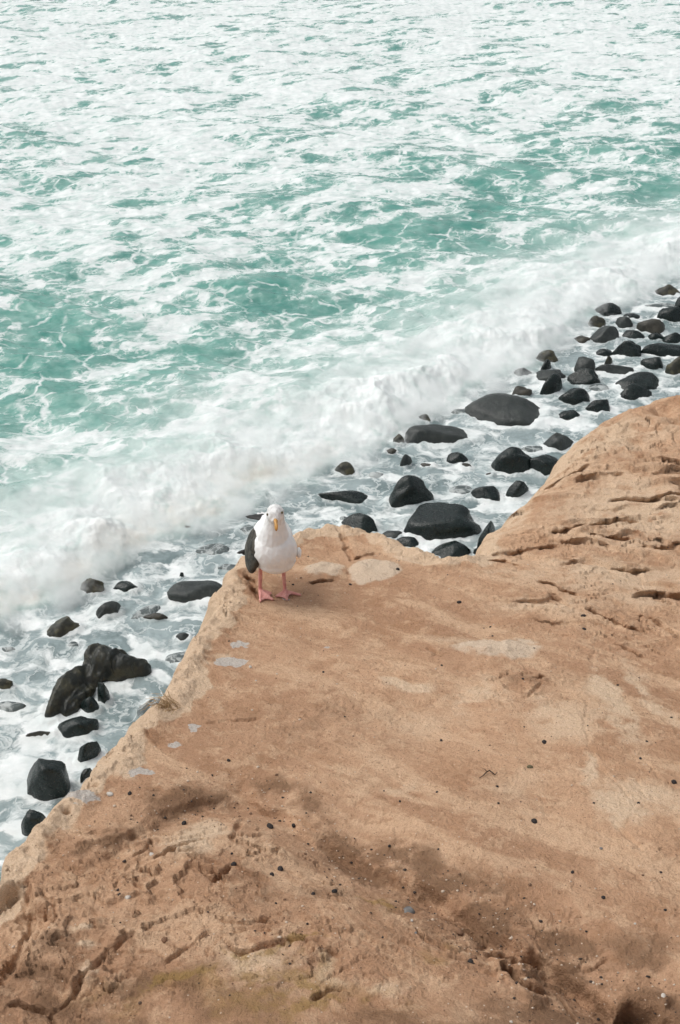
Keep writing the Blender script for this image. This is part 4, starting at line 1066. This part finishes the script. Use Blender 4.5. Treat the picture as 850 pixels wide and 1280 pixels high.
limb(bm, [(.000, -.020, .29), (.002, -.042, .345), (.007, -.052, .40), (.012, -.056, .455)], [.082, .066, .047, .036], 16)
ell(bm, (.012, -.060, .464), (.0365, .046, .039), ry(-8)); ell(bm, (.014, -.086, .458), (.022, .026, .022))
limb(bm, [(-.02, .14, .262), (-.036, .21, .258), (-.046, .262, .252)], [(.07, .06), (.045, .038), (.018, .014)], 12)
ell(bm, (.101, .045, .207), (.012, .022, .024))
legs = [(-.066, .030, (-.071, .045), [(-.064, -.062), (-.010, -.032), (-.020, .036)], (0, 1, 2)),
        (.033, .040, (.036, .052), [(-.002, .006), (.050, -.032), (.108, .014)], (0, 1, 2))]
for lx, ly, heel, toes, _ in legs:
    ell(bm, (lx * .95, ly - .004, .182), (.030, .036, .040))
    hz = gz(*heel)
    limb(bm, [(lx, ly, .180), (lx, ly + .012, .125), (lx - .001, ly + .014, .105), (heel[0], heel[1], hz + .030), (heel[0], heel[1], hz + .008)], [.014, .0085, .0095, .0078, .0100], 10)
    limb(bm, [(heel[0], heel[1], hz + .014), (heel[0] - .004, heel[1] + .018, gz(heel[0], heel[1] + .018) + .012)], [.005, .003], 8)
    tips = [Vector((tx, ty, gz(tx, ty) + .006)) for tx, ty in toes]; H = Vector((*heel, hz + .010))
    for tp in tips:
        mid = H.lerp(tp, .5); mid.z = max(mid.z, gz(mid.x, mid.y) + .0085)
        limb(bm, [H, mid, tp], [.0085, .0074, .0052], 8)
    for a, b, dep in ((tips[0], tips[1], .80), (tips[1], tips[2], .80 if lx < 0 else .50)):
        if lx < 0: pass
        e = a.lerp(b, .5).lerp(H, 1 - dep)
        poly = [H, H.lerp(a, .93), e, H.lerp(b, .93 if not (lx > 0 and b is tips[2]) else .55)]
        t_ = [bm.verts.new((p.x, p.y, p.z + .0022)) for p in poly]; b_ = [bm.verts.new((p.x, p.y, p.z - .0052)) for p in poly]
        bm.faces.new(t_); bm.faces.new(b_[::-1])
        for k in range(4): bm.faces.new((t_[k], b_[k], b_[(k + 1) % 4], t_[(k + 1) % 4]))
bmesh.ops.recalc_face_normals(bm, faces=bm.faces)
gv, gf = remeshed(bm, .0032, 3, .5)
gv64 = gv.astype(float); up = sstep(.17, .21, gv64[:, 2])
cen = np.stack([np.zeros(len(gv64)), gv64[:, 1] * .8 + .01, np.full(len(gv64), .27)], 1); dr = gv64 - cen; dr /= np.linalg.norm(dr, axis=1)[:, None] + 1e-6
gv64 += dr * (up * .0022 * noise2(gv64[:, 0] * 60, gv64[:, 2] * 38 + gv64[:, 1] * 20, 501))[:, None]
pink = sstep(.158, .148, gv64[:, 2] + .004 * noise2(gv64[:, 0] * 90, gv64[:, 1] * 90, 503))
mesh_obj('body', gv64, gf, 'gull_body', gull, attrs={'pink': pink})

def to_obj(name, bm, mat, parent, smooth=True):
    bmesh.ops.recalc_face_normals(bm, faces=bm.faces)
    me = bpy.data.meshes.new(name); bm.to_mesh(me); bm.free()
    for p in me.polygons: p.use_smooth = smooth
    me.materials.append(MATS[mat]); return link(bpy.data.objects.new(name, me), parent)
def blade(name, root, tip, width, mat, parent, nrm=(0, 0, 1), curve=.0):
    """one flight feather: a slightly cupped pointed vane with a raised shaft"""
    a, b = Vector(root), Vector(tip); t = (b - a).normalized(); s = t.cross(Vector(nrm)).normalized(); u = s.cross(t); L = (b - a).length
    bm = bmesh.new(); rows = []
    for i in range(9):
        f = i / 8; w = width * (.55 + .45 * math.sin(min(f * 1.7, 1) * math.pi / 2)) * math.sqrt(max(0, 1 - max(0, (f - .55) / .45) ** 2.2)) + .0004
        c = a.lerp(b, f) + u * curve * L * math.sin(f * math.pi)
        rows.append(([bm.verts.new(c + s * w * k + u * (.0016 - .0022 * abs(k) ** 1.5)) for k in (-1, -.5, 0, .5, 1)], [bm.verts.new(c + s * w * k - u * (.0009 + .0022 * abs(k) ** 1.5)) for k in (-1, -.5, 0, .5, 1)]))
    for (t0, b0), (t1, b1) in zip(rows, rows[1:]):
        for k in range(4): bm.faces.new((t0[k], t0[k + 1], t1[k + 1], t1[k])); bm.faces.new((b0[k + 1], b0[k], b1[k], b1[k + 1]))
        bm.faces.new((t0[0], t1[0], b1[0], b0[0])); bm.faces.new((t1[4], t0[4], b0[4], b1[4]))
    for (t0, b0), q in ((rows[0], 1), (rows[-1], -1)):
        bm.faces.new((t0 + b0[::-1])[::q])
    return to_obj(name, bm, mat, parent)
def wing_shell(side):
    bm = bmesh.new()
    if side < 0:
        ell(bm, (-.086, .025, .240), (.036, .115, .080), rz(8) @ ry(20) @ rx(6)); ell(bm, (-.062, -.030, .284), (.042, .055, .042), rz(10))
        ell(bm, (-.100, .005, .200), (.026, .080, .054), rz(10) @ ry(8)); ell(bm, (-.066, .130, .245), (.028, .08, .040), rz(14))
    else:
        ell(bm, (.048, .075, .222), (.030, .095, .050), rz(8) @ ry(-20) @ rx(4)); ell(bm, (.024, .140, .245), (.028, .070, .032), rz(12))
    v, f = remeshed(bm, .005, 5); v = v.astype(float)
    v[:, 0] += side * .0028 * (np.abs(noise2(v[:, 1] * 26, v[:, 2] * 40, 511)) - .2)   # scalloped coverts
    return v, f
for side in (-1, 1):
    v, f = wing_shell(side); w = mesh_obj('wing', v, f, 'slate_feather', gull)
    w['label'] = 'slate dark folded wing drooping beside the white breast' if side < 0 else 'dark folded wing hidden behind the breast'
    if side < 0:
        blade('primary_feather', (-.020, .150, .300), (-.138, .238, .272), .012, 'black_feather', w, (0, -.4, 1), .05)
        blade('primary_feather', (-.022, .160, .292), (-.112, .240, .276), .014, 'black_feather', w, (0, -.5, 1), .04)
        blade('primary_feather', (-.028, .165, .285), (-.078, .232, .286), .015, 'black_feather', w, (0, -.6, 1), .03)
        blade('primary_feather', (-.090, .100, .190), (-.174, .125, .152), .008, 'black_feather', w, (0, -.7, .7), .03)
        blade('primary_feather', (-.092, .100, .182), (-.150, .120, .150), .009, 'black_feather', w, (0, -.7, .7), .03)
        blade('tertial_feather', (-.050, .120, .285), (-.048, .205, .262), .016, 'white_feather', w, (0, -.6, 1), .03)
    else:
        blade('primary_feather', (.012, .120, .262), (.020, .262, .294), .014, 'black_feather', w, (0, -.2, 1), .03)
        blade('primary_feather', (.008, .125, .258), (.004, .255, .288), .014, 'black_feather', w, (0, -.2, 1), .03)
bm = bmesh.new(); ell(bm, (-.024, .095, .278), (.058, .115, .044), rz(9) @ rx(-14)); v, f = remeshed(bm, .006, 3)
mesh_obj('mantle', v, f, 'slate_feather', gull)
for k, (dx, dy) in enumerate(((-.030, .0), (-.012, .008), (.008, .006))):
    blade('tail_feather', (-.040, .225, .252), (-.060 + dx, .315 + dy, .244), .015, 'white_feather', gull, (0, 0, 1))
bm = bmesh.new(); limb(bm, [(0.0150, -.096, .461), (0.0170, -.122, .459), (0.0190, -.140, .455), (0.0195, -.150, .446), (0.0195, -.151, .438)], [(.0118, .0092), (.0100, .0072), (.0086, .0066), (.0066, .0052), (.0030, .0026)], 12)
beak = to_obj('beak', bm, 'beak_yellow', gull)
bm = bmesh.new(); limb(bm, [(0.0150, -.096, .451), (0.0170, -.120, .449), (0.0185, -.136, .446), (0.0190, -.144, .443)], [(.0115, .0065), (.0100, .0060), (.0085, .0055), (.0045, .0030)], 12)
lower = to_obj('lower_bill', bm, 'beak_yellow', beak)
bm = bmesh.new(); ell(bm, (0.0185, -.137, .4425), (.0048, .0050, .0034), sub=2); to_obj('beak_spot', bm, 'beak_red', beak)
for ex, ey, ez in ((-.0180, -.083, .474), (.0405, -.081, .482)):
    bm = bmesh.new(); ell(bm, (ex, ey, ez), (.0058, .0058, .0058), sub=2); eye = to_obj('eye', bm, 'eye_iris', gull)
    d = Vector((ex - .012, ey + .052, 0)).normalized(); bm = bmesh.new(); ell(bm, Vector((ex, ey, ez)) + d * .0034, (.0034, .0034, .0034), sub=2); to_obj('pupil', bm, 'eye_pupil', eye)
